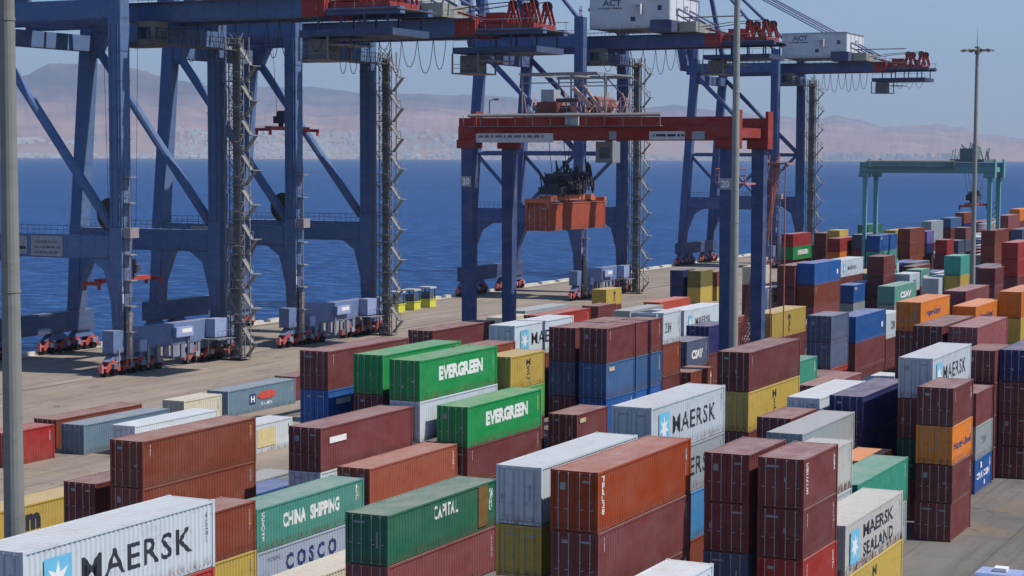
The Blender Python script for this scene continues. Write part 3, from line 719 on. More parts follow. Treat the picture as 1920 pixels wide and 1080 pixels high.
# ------------------------------------------------------------ ship-to-shore cranes
YL, YW, WT = 137.4, 159.4, 157.0           # landside leg, waterside leg foot, waterside leg top
BLUE_A, BLUE_C = (0.085, 0.155, 0.31), (0.062, 0.105, 0.25)
GREY = (0.22, 0.22, 0.22); RED = (0.33, 0.035, 0.03); LBLUE = (0.12, 0.18, 0.33)
def sts(X0, X1, zb, zt, kind, label, house_txt, reel=True):
    """X0, X1 leg axes; zb..zt trolley girder; kind 'A' older slate cranes, 'C' newer blue ones"""
    B = BLUE_A if kind == 'A' else BLUE_C; S = M['steel']; G = M['galv']; XM = (X0+X1)/2
    c = empty('ship_to_shore_crane', (XM, YL, 0)); tag(c, label, 'crane', 'ship-to-shore cranes along the quay')
    P = lambda x, y, z: (x-XM, y-YL, z)                     # world to crane
    def bx(g, x0, x1, y0, y1, z0, z1): return g.box(x0-XM, x1-XM, y0-YL, y1-YL, z0, z1)
    lw = 1.75; pz0, pz1 = 13.5, 16.2
    for X in (X0, X1):
        g = MB(); g.beam(P(X, YL, 5.0), P(X, YL, pz0-3.6), 1.5, 1.5, lw, 2.0, upv=(1,0,0)); g.beam(P(X, YL, pz0-3.6), P(X, YL, pz1+1), lw, 2.0, upv=(1,0,0))
        g.beam(P(X, YL, pz1+1), P(X, YL, zt+(3.0 if kind == 'C' else 1.0)), lw, 1.7, upv=(1,0,0))
        g.prism([(y-YL, z) for y, z in ((YL+.8, 8.0), (YL+.8, pz0+.05), (YL+3.9, pz0+.05), (YL+1.9, pz0-1.3))], X-XM-.8, X-XM+.8, 'x')
        for fz in (7.0, 9.6, 12.2, pz1+1.2, 20.6, 24.0, 27.4, 30.8, 34.2, 37.6): g.box(X-XM-lw/2-.05, X-XM+lw/2+.05, -.93, .93, fz, fz+.09)
        for py in (-.55, -.35, .5): g.tube(P(X-lw/2-.06, YL+py, 6), P(X-lw/2-.06, YL+py, zb-.5), .045, 5)
        g.build('leg', S, c, B)
        g = MB(); g.beam(P(X, YW+.5, 5.0), P(X, YW-.3, pz1+1), 1.6, 1.9, lw, 2.0, upv=(1,0,0)); g.beam(P(X, YW-.3, pz1+1), P(X, WT, zt+1), lw, 1.9, lw, 1.6, upv=(1,0,0))
        g.prism([(y-YL, z) for y, z in ((YW-.6, 8.0), (YW-.6, pz0+.05), (YW-4.6, pz0+.05), (YW-2.3, pz0-1.3))], X-XM-.8, X-XM+.8, 'x')
        g.build('leg', S, c, B)
        g = MB(); g.beam(P(X, YL+1, (pz0+pz1)/2), P(X, YW-1, (pz0+pz1)/2), 1.6, pz1-pz0, upv=(0,0,1)); [bx(g, X-.83, X+.83, YL+1.2+k*2.0, YL+1.3+k*2.0, pz0+.02, pz1+.03) for k in range(10)]; pb = g.build('portal_beam', S, c, B)
        g = MB()
        for k in range(22):
            y = YL+1.5+k*0.9; g.tube(P(X-.75, y, pz1), P(X-.75, y, pz1+1.1), .03, 4)
        g.tube(P(X-.75, YL+1.5, pz1+1.1), P(X-.75, YW-1.6, pz1+1.1), .035, 4); g.tube(P(X-.75, YL+1.5, pz1+.6), P(X-.75, YW-1.6, pz1+.6), .03, 4)
        g.build('handrail', G, pb, (0.10, 0.13, 0.2))
        g = MB(); g.beam(P(X, YL-.9, (zb+zt)/2), P(X, YW-2, (zb+zt)/2), 1.5, zt-zb); g.build('top_beam', S, c, B)
        zs = 26.2
        if kind == 'A':
            g = MB(); g.tube(P(X, WT-.4, zb-1.2), P(X, YL+1.2, pz1+.9), .58, 10); g.build('diagonal_brace', S, c, B)
            g = MB(); g.prism([(y-YL, z) for y, z in ((WT-.2, zb+.2), (WT-3.2, zb+.2), (WT-1.4, zb-3.2), (WT-.2, zb-3.2))], X-XM-.6, X-XM+.6, 'x'); g.build('gusset', S, c, B)
        else:
            g = MB(); g.tube(P(X, WT-.6, zb-1.0), P(X, YL+.9, zs+.6), .50, 10); g.build('diagonal_brace', S, c, B)
            g = MB(); g.tube(P(X, YW-1.2, zs), P(X, YL+.8, zs), .42, 8); g.build('strut', S, c, B)
            g = MB(); ym = (YL+YW)/2; g.tube(P(X, YW-1.2, zs), P(X, ym, pz1), .36, 8); g.tube(P(X, YL+.8, zs), P(X, ym, pz1), .36, 8); g.build('v_brace', S, c, B)
    # X-direction ties
    for y, z0, z1, nm in ((YL, zb-2.6, zb-.4, 'cross_beam'), (WT, zb-2.4, zb-.4, 'cross_beam'), (YW+.5, 2.7, 5.3, 'sill_beam'), (YL, 2.7, 5.3, 'sill_beam')):
        g = MB(); ex = 2.6 if nm == 'sill_beam' else 0
        bx(g, X0-ex, X1+ex, y-.8, y+.8, z0, z1)
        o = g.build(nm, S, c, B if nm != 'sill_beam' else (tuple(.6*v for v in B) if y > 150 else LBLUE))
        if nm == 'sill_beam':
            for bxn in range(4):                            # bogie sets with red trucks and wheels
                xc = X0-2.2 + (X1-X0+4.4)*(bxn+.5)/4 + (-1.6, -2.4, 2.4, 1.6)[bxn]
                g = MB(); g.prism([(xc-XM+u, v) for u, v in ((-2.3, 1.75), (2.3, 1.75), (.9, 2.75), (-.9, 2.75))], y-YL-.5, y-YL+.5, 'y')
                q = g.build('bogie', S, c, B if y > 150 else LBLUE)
                g = MB()
                for u in (-1.6, 1.6):
                    for v in (-.62, .42): g.prism([(xc-XM+u+a_, b_) for a_, b_ in ((-1.3, .62), (-.95, .55), (-.55, .95), (.55, .95), (.95, .55), (1.3, .62), (1.3, 1.0), (.4, 1.75), (-.4, 1.75), (-1.3, 1.0))], y-YL+v, y-YL+v+.2, 'y')
                    g.box(xc-XM+u-.3, xc-XM+u+.3, y-YL-.6, y-YL+.6, 1.0, 1.9)
                g.build('wheel_truck', S, q, (0.45, 0.06, 0.05))
                for u in (-1.6, 1.6): g = MB(); g.box(xc-XM+u-.35, xc-XM+u+.35, y-YL-1.05, y-YL-.62, .9, 1.5); g.build('drive_motor', S, q, rnd.choice(((.3, .32, .36), (.12, .13, .16), (.2, .25, .35))))
                g = MB(); g.box(xc-XM-3.2, xc-XM-2.98, y-YL-.25, y-YL+.25, .5, 1.5); g.box(xc-XM+2.98, xc-XM+3.2, y-YL-.25, y-YL+.25, .5, 1.5); g.box(xc-XM-3.0, xc-XM+3.0, y-YL-.12, y-YL+.12, 1.0, 1.2); g.build('buffer', S, q, (0.6, 0.2, 0.2))
                for u in (-2.45, -.75, .75, 2.45): g = MB(); g.tube(P(xc+u, y-.36, .44), P(xc+u, y+.36, .44), .44, 14); g.build('wheel', M['rubber'], q)
            if y < 150:
                for k in range(9): g = MB(); xx = X0-1.5+k*2.55+rnd.uniform(-.5, .5); g.tube(P(xx, y-.95, rnd.uniform(.3, 1.2)), P(xx, y-.95, rnd.uniform(2.6, 3.4)), rnd.uniform(.05, .12), 5); g.build('cable_pipe', G, c, rnd.choice(((.4, .4, .36), (.12, .13, .16), (.45, .3, .28))))
                for cbx in ((X0+1.1, X0+2.4, 1.8, 2.6, 4.0), (X1-4.0, X1-.9, 2.2, 3.1, 5.4), (XM-1.0, XM+2.6, 1.3, 3.6, 4.8)):
                    g = MB(); bx(g, cbx[0], cbx[1], y-cbx[2], y-.82, cbx[3], cbx[4]); cb = g.build('electrical_cabinet', S, c, (0.27, 0.34, 0.56))
                g = MB(); bx(g, XM+.2, XM+2.2, y-1.33, y-1.30, 4.1, 4.6); g.build('sign_plate', M['white'], cb)
                g = MB(); bx(g, X1-4.9, X1+.2, y-3.3, y-.8, 2.85, 2.97); [g.tube(P(X1-4.9+k*1.0, y-3.25, 2.9), P(X1-4.9+k*1.0, y-3.25, 4.0), .03, 4) for k in range(6)]; g.tube(P(X1-4.9, y-3.25, 4.0), P(X1+.1, y-3.25, 4.0), .035, 4)
                g.build('service_platform', G, c, (0.16, 0.18, 0.24))
                for k in range(7): g = MB(); g.box(-6+k*1.7, -5.3+k*1.7+rnd.uniform(-.2, .3), -.75, -.5, .9+rnd.uniform(-.1, .6), 2.7); g.build('hanging_guard', G, c, (0.18, 0.22, 0.32))
    # trolley girders, landside end to hinge
    YE, YR, YH = 116.2, 113.2, 161.5
    for sx in (-3.2, 3.2):
        g = MB(); bx(g, XM+sx-.75, XM+sx+.75, YE, YH, zb, zt); [bx(g, XM+sx-.78, XM+sx+.78, YE+1.2+k*2.4, YE+1.3+k*2.4, zb-.02, zt+.02) for k in range(18)]; gd = g.build('trolley_girder', S, c, B)
        g = MB(); bx(g, XM+sx-.78, XM+sx+.78, YR, YE-.01, zb-.02, zt+.02); g.build('end_box', S, gd, RED)
        g = MB(); bx(g, XM+sx-.55, XM+sx+.55, 103.5, YR-.01, zb+.1, zb+.9); g.build('end_beam', S, gd, B)
        g = MB(); yy = YR
        while yy < 156: g.tube(P(XM+sx*1.35, yy, zt), P(XM+sx*1.35, yy, zt+1.1), .03, 4); yy += 1.5
        g.tube(P(XM+sx*1.35, YR, zt+1.1), P(XM+sx*1.35, 156, zt+1.1), .04, 4); g.tube(P(XM+sx*1.35, YR, zt+.55), P(XM+sx*1.35, 156, zt+.55), .03, 4)
        bx(g, XM+sx*1.35-.4, XM+sx*1.35+.4, YR, 156, zt-.12, zt-.04)
        g.build('girder_walkway', G, c, (0.14, 0.16, 0.24))
    g = MB()
    for y in (YE+.6, 124, 131, 144, 151, YH-.6): bx(g, XM-3.2, XM+3.2, y-.5, y+.5, zb+.4, zt-.3)
    g.build('girder_tie', S, c, B)
    # parked boom, raised
    g = MB()
    for sx in (-3.2, 3.2):
        g.beam(P(XM+sx, YH+.6, (zb+zt)/2), P(XM+sx, YH+8.5, zt+42), 1.3, 1.9, upv=(0,1,0))
    for k in range(7):
        t_ = k/6; y = YH+.6+7.9*t_; z = zb+1.2+42*t_; g.beam(P(XM-3.2, y, z), P(XM+3.2, y, z), .7)
    g.build('raised_boom', S, c, B)
    # apex frame and stays
    AZ, AY = zt+25, WT+2.5
    g = MB()
    for X, sx in ((X0, -2.2), (X1, 2.2)):
        g.beam(P(X, WT, zt+1), P(XM+sx, AY, AZ), 1.0, 1.2, .8, .9, upv=(1,0,0))
    for t_ in (.35, .7, 1.0):
        a = (1-t_); g.beam(P(X0*a+(XM-2.2)*t_, WT+(AY-WT)*t_, zt+(AZ-zt)*t_), P(X1*a+(XM+2.2)*t_, WT+(AY-WT)*t_, zt+(AZ-zt)*t_), .6)
    g.build('apex_frame', S, c, B)
    g = MB()
    for X, sx in ((X0, -2.2), (X1, 2.2)):
        g.tube(P(X, YL+.6, zt+(3.0 if kind == 'C' else 1.0)), P(XM+sx, AY-.3, AZ-.5), .38, 8)
        g.beam(P(X, YL, zt+.6), P(XM+sx*.9, YL+3.5, zt+5.4), .6)
    g.build('apex_strut', S, c, B)
    for sx in (-3.0, 3.0):
        g = MB(); g.tube(P(XM+sx*.8, AY-.4, AZ-.3), P(XM+sx, YR+3.2, zt+1.7), .20, 6); g.tube(P(XM+sx*.8, AY-.4, AZ-1.4), P(XM+sx, YR+4.4, zt+1.2), .14, 6); g.build('backstay', S, c, (0.17, 0.19, 0.36))
    # machinery house
    hz0, hz1 = zt+1.0, zt+6.6
    g = MB(); bx(g, XM-7.2, XM+7.2, 125.2, 136.8, hz0, hz1); bx(g, XM-7.2, XM+7.2, 121.6, 125.2-.003, hz0+1.35, hz1)
    mh = g.build('machinery_house', S, c, (0.60, 0.63, 0.66) if kind == 'C' else (0.42, 0.45, 0.48))
    g = MB(); bx(g, XM-7.4, XM+7.4, 121.4, 137.0, hz1, hz1+.15); g.build('house_roof', S, mh, (0.45, 0.46, 0.47))
    for wv in ((XM-7.22, XM-7.15, 128.0, 128.9, hz0+1.2, hz0+2.0), (XM-7.22, XM-7.15, 123.0, 123.8, hz0+3.0, hz0+3.9), (XM-4.0, XM-3.0, 121.54, 121.6, hz0+2.2, hz0+3.4)): g = MB(); bx(g, *wv); g.build('window', M['glass'], mh)
    g = MB(); bx(g, XM-8.3, XM-7.22, 126.6, 128.0, hz0+4.0, hz0+4.15); bx(g, XM-8.3, XM-7.22, 126.6, 126.75, hz0+2.3, hz0+4.0); g.build('door_canopy', S, mh, (0.7, 0.7, 0.7))
    for k in range(5): g = MB(); bx(g, XM-7.0+k*3.3, XM-6.9+k*3.3, 121.52, 121.59, hz0+1.4, hz1); g.build('wall_batten', S, mh, (0.4, 0.4, 0.4))
    if house_txt:
        for s_, ww, zz0, zz1, off in (('ACT', 3.6, hz1-1.65, hz1-.5, 2.0), ('CONTAINER TERMINAL', 5.0, hz1-2.2, hz1-1.85, .9)):
            o = link('lettering', text_mesh(s_, 0, ww, 0, zz1-zz0, M['inkgrey'], bold=.03), mh)
            o.rotation_euler = (0, 0, -math.pi/2); o.location = P(XM-7.23, 136.3-off, zz0)
        o = link('lettering', text_mesh('ACT', 0, 2.6, 0, .9, M['inkgrey'], bold=.03), mh); o.location = P(XM-.5, 121.56, hz0+3.3)
    g = MB(); bx(g, XM-7.6, XM+7.6, 121.0, 125.0, zt+.15, hz0+1.2); g.build('house_deck', S, c, (0.06, 0.08, 0.16))
    g = MB(); bx(g, XM-4.6, XM+3.0, 117.6, 120.8, zt+.3, zt+2.1); bx(g, XM-6, XM+6, 117.0, 121.0, zt+.15, zt+.3); g.build('generator_box', S, c, (0.30, 0.31, 0.27))
    # red rope-sheave station on the landside end
    g = MB(); bx(g, XM-3.4, XM+3.4, 105.0, 112.8, zt-1.35, zt-.8)
    for y in (105.6, 108.6):
        for sx in (-2.6, -1.5, 1.5, 2.6):
            g.beam(P(XM+sx, y-.8, zt-.8), P(XM+sx, y, zt+2.2), .16, .34); g.beam(P(XM+sx, y+.8, zt-.8), P(XM+sx, y, zt+2.2), .16, .34); g.beam(P(XM+sx, y-.45, zt+.5), P(XM+sx, y+.45, zt+.5), .14)
    bx(g, XM-2.9, XM-.6, 109.6, 112.2, zt-.6, zt+.7); bx(g, XM+.9, XM+2.6, 110.0, 111.9, zt-.6, zt+.4)
    g.beam(P(XM-2.6, 112.4, zt-.3), P(XM-2.6, 116.4, zt+.9), .3); g.beam(P(XM+2.6, 112.4, zt-.3), P(XM+2.6, 116.4, zt+.9), .3); g.beam(P(XM-2.6, 109.6, zt-.6), P(XM-2.6, 108.4, zt+1.6), .2)
    sh = g.build('sheave_station', S, c, RED)
    for y in (105.6, 108.6):
        for sx in (-2.05, 2.05): g = MB(); g.tube(P(XM+sx-.12, y, zt+1.6), P(XM+sx+.12, y, zt+1.6), .72, 14); g.build('sheave', M['rope'], sh)
    g = MB(); g.tube(P(XM-1.0, 107, zt-.1), P(XM+1.0, 107, zt-.1), .55, 12); g.build('rope_drum', M['rope'], sh)
    for sx in (-2.3, -1.9, 1.9, 2.3): g = MB(); g.path([P(XM+sx, 105.6, zt+2.2), P(XM+sx, 112, zt+1.9), P(XM+sx, 120, zt+1.0)], .05, 4); g.build('hoist_rope', M['rope'], c)
    g = MB()
    for y in (104.0, 106.5, 109, 111.5, 114): g.tube(P(XM-4.4, y, zt-1.6), P(XM-4.4, y, zt-.3), .04, 4); g.tube(P(XM+4.4, y, zt-1.6), P(XM+4.4, y, zt-.3), .04, 4)
    for sx in (-4.4, 4.4): g.tube(P(XM+sx, 103.6, zt-.3), P(XM+sx, 114, zt-.3), .05, 4)
    bx(g, XM-4.5, XM+4.5, 103.4, 113, zt-1.75, zt-1.62); g.tube(P(XM-3, 109, zt+2.9), P(XM-3, 121, zt+2.9), .12, 5)
    g.build('sheave_platform', G, c, (0.12, 0.12, 0.14))
    # underslung service frame with cab at the landside end
    g = MB(); bx(g, XM-4.2, XM+4.2, 104.2, 116.4, zb-2.3, zb-1.5)
    for y in (105, 108, 111, 114):
        for sx in (-3.9, 3.9): bx(g, XM+sx-.1, XM+sx+.1, y-.1, y+.1, zb-1.5, zb+.1)
    for y in (104.3, 107.3, 110.3, 113.3, 116.3): g.tube(P(XM-4.2, y, zb-1.5), P(XM-4.2, y, zb-.6), .03, 4)
    g.tube(P(XM-4.2, 104.3, zb-.6), P(XM-4.2, 116.3, zb-.6), .03, 4)
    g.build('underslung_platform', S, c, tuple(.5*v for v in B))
    g = MB()
    for (a, b_) in ((112.6, 116.4),):
        for x in (XM-4.2, XM+.8):
            for y in (a, b_): bx(g, x-.09, x+.09, y-.09, y+.09, zb-4.8, zb-2.3)
        bx(g, XM-4.3, XM+.9, a-.1, b_+.1, zb-4.95, zb-4.8); bx(g, XM-3.2, XM-.4, a+.7, b_-.6, zb-4.8, zb-2.5)
        for z in (zb-4.2, zb-3.7): g.tube(P(XM-4.25, a, z), P(XM-4.25, b_, z), .04, 4)
    bx(g, XM-4.3, XM+.9, 109.6, 112.5, zb-3.3, zb-3.2)
    g.build('maintenance_cage', G, c, (0.20, 0.19, 0.18))
    # walkway between landside legs with operator cab
    g = MB(); bx(g, X0+.9, X1+.6, YL-3.4, YL-2.2, zb-2.75, zb-2.6); yy = X0+1.0
    while yy < X1: g.tube(P(yy, YL-3.35, zb-2.6), P(yy, YL-3.35, zb-1.3), .04, 4); g.tube(P(yy, YL-2.25, zb-2.6), P(yy, YL-2.25, zb-1.3), .04, 4); yy += 1.25
    for z in (zb-1.3, zb-1.9): g.tube(P(X0+1, YL-3.35, z), P(X1+.5, YL-3.35, z), .04, 4)
    g.build('access_walkway', G, c, (0.12, 0.12, 0.13))
    g = MB(); bx(g, X0+2.6, X0+5.4, YL-3.0, YL+1.6, zb-3.1, zb-.15); cab = g.build('operator_cab', S, c, (0.19, 0.18, 0.15))
    for wv in ((X0+2.55, X0+2.6, YL-2.6, YL+1.2, zb-2.2, zb-.8), (X0+3, X0+5.2, YL-3.05, YL-3.0, zb-2.2, zb-.8)): g = MB(); bx(g, *wv); g.build('window', M['glass'], cab)
    # zigzag stair tower on the landside far leg
    g = MB(); yc = YL-2.9; z = 0.4; k = 0
    for yy in (yc-1.1, yc+1.1):
        for xx in (X1-.9, X1+1.1): bx(g, xx-.07, xx+.07, yy-.07, yy+.07, 0.1, zb-1.0)
    zz = .2
    while zz < zb-1.6:
        for xx in (X1-.5, X1+.6):
            g.beam(P(xx, yc-.6, zz), P(xx, yc+.8, zz+1.4), .07); g.beam(P(xx, yc+.8, zz), P(xx, yc-.6, zz+1.4), .07)
        g.beam(P(X1-.5, yc-.6, zz), P(X1+.6, yc-.6, zz+1.4), .07); bx(g, X1-.5, X1+.6, yc-.6, yc+.8, zz, zz+.08); zz += 1.4
    bx(g, X1-.15, X1+.25, yc-.35, yc+.5, .2, zb-2)
    for xx in (X1-.5, X1+.6):
        for yy in (yc-.6, yc+.8): bx(g, xx-.06, xx+.06, yy-.06, yy+.06, .1, zb-1.2)
    while z < zb-4:
        a, b_ = (yc-1.1, yc-3.0) if True else (0, 0)
        bx(g, X1-1.1, X1+1.3, yc-1.2, yc+1.2, z-.06, z+.06)
        g.beam(P(X1-.5, yc-.9, z+4.1), P(X1-.5, yc-2.5, z+1.9), .7, .12); g.beam(P(X1+.6, yc-2.5, z+1.9), P(X1+.6, yc-.9, z), .7, .12)
        g.tube(P(X1-.9, yc-.9, z+5.0), P(X1-.9, yc-2.5, z+2.9), .05, 4); g.tube(P(X1-.9, yc-2.5, z+2.9), P(X1-.9, yc-2.5, z+1.8), .05, 4)
        bx(g, X1-.9, X1+1.0, yc-2.95, yc-2.45, z+1.82, z+1.92); g.tube(P(X1-.9, yc-2.95, z+1.9), P(X1-.9, yc-2.95, z+2.9), .05, 4); g.tube(P(X1-.9, yc-2.95, z+2.9), P(X1-.9, yc-2.5, z+2.9), .05, 4)
        for q in range(3): g.tube(P(X1-1.1, yc-1.2+q*1.2, z), P(X1-1.1, yc-1.2+q*1.2, z+1.1), .045, 4)
        g.tube(P(X1-1.1, yc-1.2, z+1.1), P(X1-1.1, yc+1.2, z+1.1), .045, 4); g.beam(P(X1-.9, yc-1.1, z), P(X1-.9, yc+1.1, z+4.3), .09)
        z += 4.3; k += 1
    g.build('stair_tower', G, c, GREY)
    # ladder, lift rail and lamps on the near leg
    g = MB()
    for yy in (YL-1.15, YL-1.75):
        g.tube(P(X0-.5, yy, 1), P(X0-.5, yy, 24), .07, 4)
    for z in range(1, 24): g.tube(P(X0-.5, YL-1.15, z), P(X0-.5, YL-1.75, z), .05, 4)
    bx(g, X0-.45, X0+.25, YL-1.5, YL-1.0, 2.0, 7.5); bx(g, X0-.8, X0+.8, YL-2.0, YL-.9, 16.0, 17.2)
    for z in (2, 5, 8, 11, 14, 17, 20, 23): bx(g, X0-.7, X0+.5, YL-1.95, YL-.9, z, z+.12)
    g.build('ladder', G, c, (0.27, 0.24, 0.25))
    g = MB(); bx(g, X0-.9, X0-.75, YL-.9, YL-.45, 8.4, 10.3); g.build('warning_plate', M['white'], c)
    if reel:
        g = MB(); g.tube(P(X0+2.2, YL+3.2, 18.6), P(X0+2.9, YL+3.2, 18.6), 2.0, 26)
        g.build('cable_reel', S, c, (0.05, 0.06, 0.035))
    # cable loops under the landward girder
    for sx in (3.9,):
        g = MB(); y = 117.5; r_ = random.Random(int(X0)); L_ = []
        while y < 133.5:
            w = r_.choice((1.5, 1.7, 1.9, 2.4)); dp = r_.uniform(3.6, 4.6)
            L_.append([P(XM-sx, y+w*t_/8, zb-.25-dp*(1-(abs(t_-4)/4)**2.6)) for t_ in range(9)]); y += w
        for q in L_: g = MB(); g.path(q, .05, 4); g.build('festoon_cable', M['rope'], c)
        y = 104.8
        for q in range(5): g = MB(); g.path([P(XM-3.6, y+1.7*t_/6, zb-2.4-1.5*(1-(abs(t_-3)/3)**2.2)) for t_ in range(7)], .04, 4); g.build('festoon_cable', M['rope'], c); y += 2.2
    if kind == 'A' and reel:
        g = MB(); bx(g, X0-.84, X0-.81, YL+7.9, YL+12.6, pz0+.15, pz1-.15); b1 = g.build('sign_board', M['signgrey'], c)
        r_ = random.Random(5); g = MB()
        for row in range(3):
            y = YL+12.1
            while y > YL+8.6:
                w = r_.uniform(.2, .7); bx(g, X0-.848, X0-.842, y-w, y, pz0+.45+row*.62, pz0+.72+row*.62); y -= w+.15
        g.build('sign_text', M['inkgrey'], b1)
        g = MB(); bx(g, X0-.84, X0-.81, YL+13.2, YL+16.2, pz0+.3, pz1-.25); b2 = g.build('sign_board', M['signgrey'], c)
        g = MB(); bx(g, X0-.85, X0-.842, YL+13.4, YL+16.0, pz0+.9, pz0+1.25); g.build('sign_text', M['black'], b2)
    return c
def spreader(x, y, z, label, ropes_to, rz=0.0, L=12.2, c1=(0.42, 0.05, 0.045), group=None):
    e = empty('container_spreader', (x, y, z), rz); tag(e, label, 'spreader', group)
    g = MB(); g.box(-L/2+1.2, L/2-1.2, -.55, .55, .15, .65); g.box(-L/2, -L/2+1.2, -.3, .3, .05, .4); g.box(L/2-1.2, L/2, -.3, .3, .05, .4); g.build('telescopic_beam', M['steel'], e, c1)
    for s in (-1, 1):
        g = MB(); g.box(s*L/2-.25, s*L/2+.25, -1.22, 1.22, -.02, .38)
        for q in (-1.1, 1.1): g.box(s*L/2-.2, s*L/2+.2, q-.12, q+.12, -.55, 0)
        g.build('end_beam', M['steel'], e, c1)
    g = MB(); g.box(-2.3, 2.3, -.9, .9, 1.1, 2.1); g.box(-2.9, 2.9, -.5, .5, 1.3, 1.7)
    for s in (-1.7, 1.7): g.box(s-.2, s+.2, -.3, .3, .6, 1.2)
    for s in (-1.6, 1.6): g.tube((s, -.5, 2.3), (s, .5, 2.3), .55, 12)
    g.build('headblock', M['steel'], e, (0.045, 0.05, 0.07))
    for sx in (-1.6, 1.6):
        for sy in (-.7, .7): g = MB(); g.tube((sx, sy, 2.1), (sx, sy*2, ropes_to-z), .035, 4, cap=False); g.build('hoist_rope', M['rope'], e)
    return e
def gantry(X0, X1, Ya, Yb, zb, zt, label, beamcol, legcol, sill=True, num=None, lw=1.0):
    """rubber-tyred yard gantry spanning Y from Ya (right) to Yb (left)"""
    XM, YM = (X0+X1)/2, (Ya+Yb)/2; S = M['steel']; G = M['galv']
    c = empty('yard_gantry_crane', (XM, YM, 0)); tag(c, label, 'gantry crane')
    P = lambda x, y, z: (x-XM, y-YM, z)
    def bx(g, x0, x1, y0, y1, z0, z1): return g.box(x0-XM, x1-XM, y0-YM, y1-YM, z0, z1)
    for X in (X0, X1):
        g = MB(); bx(g, X-.6, X+.6, Ya-.9, Yb+.9, zb, zt-.9); bx(g, X-.45, X+.45, Ya-.9, Yb+.9, zt-.9, zt-.1)
        gd = g.build('main_girder', S, c, beamcol)
        g = MB()
        for y in (Ya, Yb): bx(g, X-.75, X+.75, y-1.0, y+1.0, zb-.8, zb+.01); bx(g, X-.7, X+.7, y-1.02, y-.75, zb-.3, zt+.5)
        g.build('girder_head', S, gd, beamcol)
        for y in (Ya, Yb):
            g = MB(); g.beam(P(X, y, 2.6), P(X, y, zb-.6), 1.05*lw, 1.0*lw, 1.15*lw, 1.2*lw, upv=(0,1,0))
            lg = g.build('leg', S, c, legcol)
            if num and X == X0:
                g = MB(); bx(g, X-.74, X-.70, y-.55, y+.55, zb-4.4, zb-3.4); pl = g.build('number_plate', M['signgrey'], lg)
                o = link('lettering', text_mesh(num, 0, .8, 0, .7, M['white'], bold=.05), pl); o.rotation_euler = (0, 0, -math.pi/2); o.location = P(X-.75, y+.4, zb-4.25)
    for y in (Ya, Yb):
        g = MB(); bx(g, X0-2.6, X1+2.6, y-.55, y+.55, 1.6, 2.7); g.build('sill_beam', S, c, legcol)
        for X in (X0-.9, X1+.9):
            for u in (-1.05, 1.05): g = MB(); g.tube(P(X+u, y-.35, .78), P(X+u, y+.35, .78), .78, 18); g.build('wheel', M['rubber'], c)
        g = MB(); bx(g, X0+.6, X1-.6, y-.35, y+.35, zb+.2, zb+1.1); g.build('end_tie', S, c, beamcol)
    g = MB(); bx(g, X0+1.6, X0+5.2, Ya-2.0, Ya-.6, 2.75, 5.0); g.build('power_cabinet', S, c, (0.62, 0.62, 0.58))
    g = MB(); bx(g, X0-1.35, X0-.62, Ya+6, Yb-.5, zt-.95, zt-.88); y = Ya+6
    while y < Yb: g.tube(P(X0-1.3, y, zt-.9), P(X0-1.3, y, zt+.1), .05, 4); y += 1.8
    g.tube(P(X0-1.3, Ya+6, zt+.1), P(X0-1.3, Yb-.5, zt+.1), .17, 4); g.build('girder_walkway', G, c, (0.22, 0.20, 0.19))
    return c, P
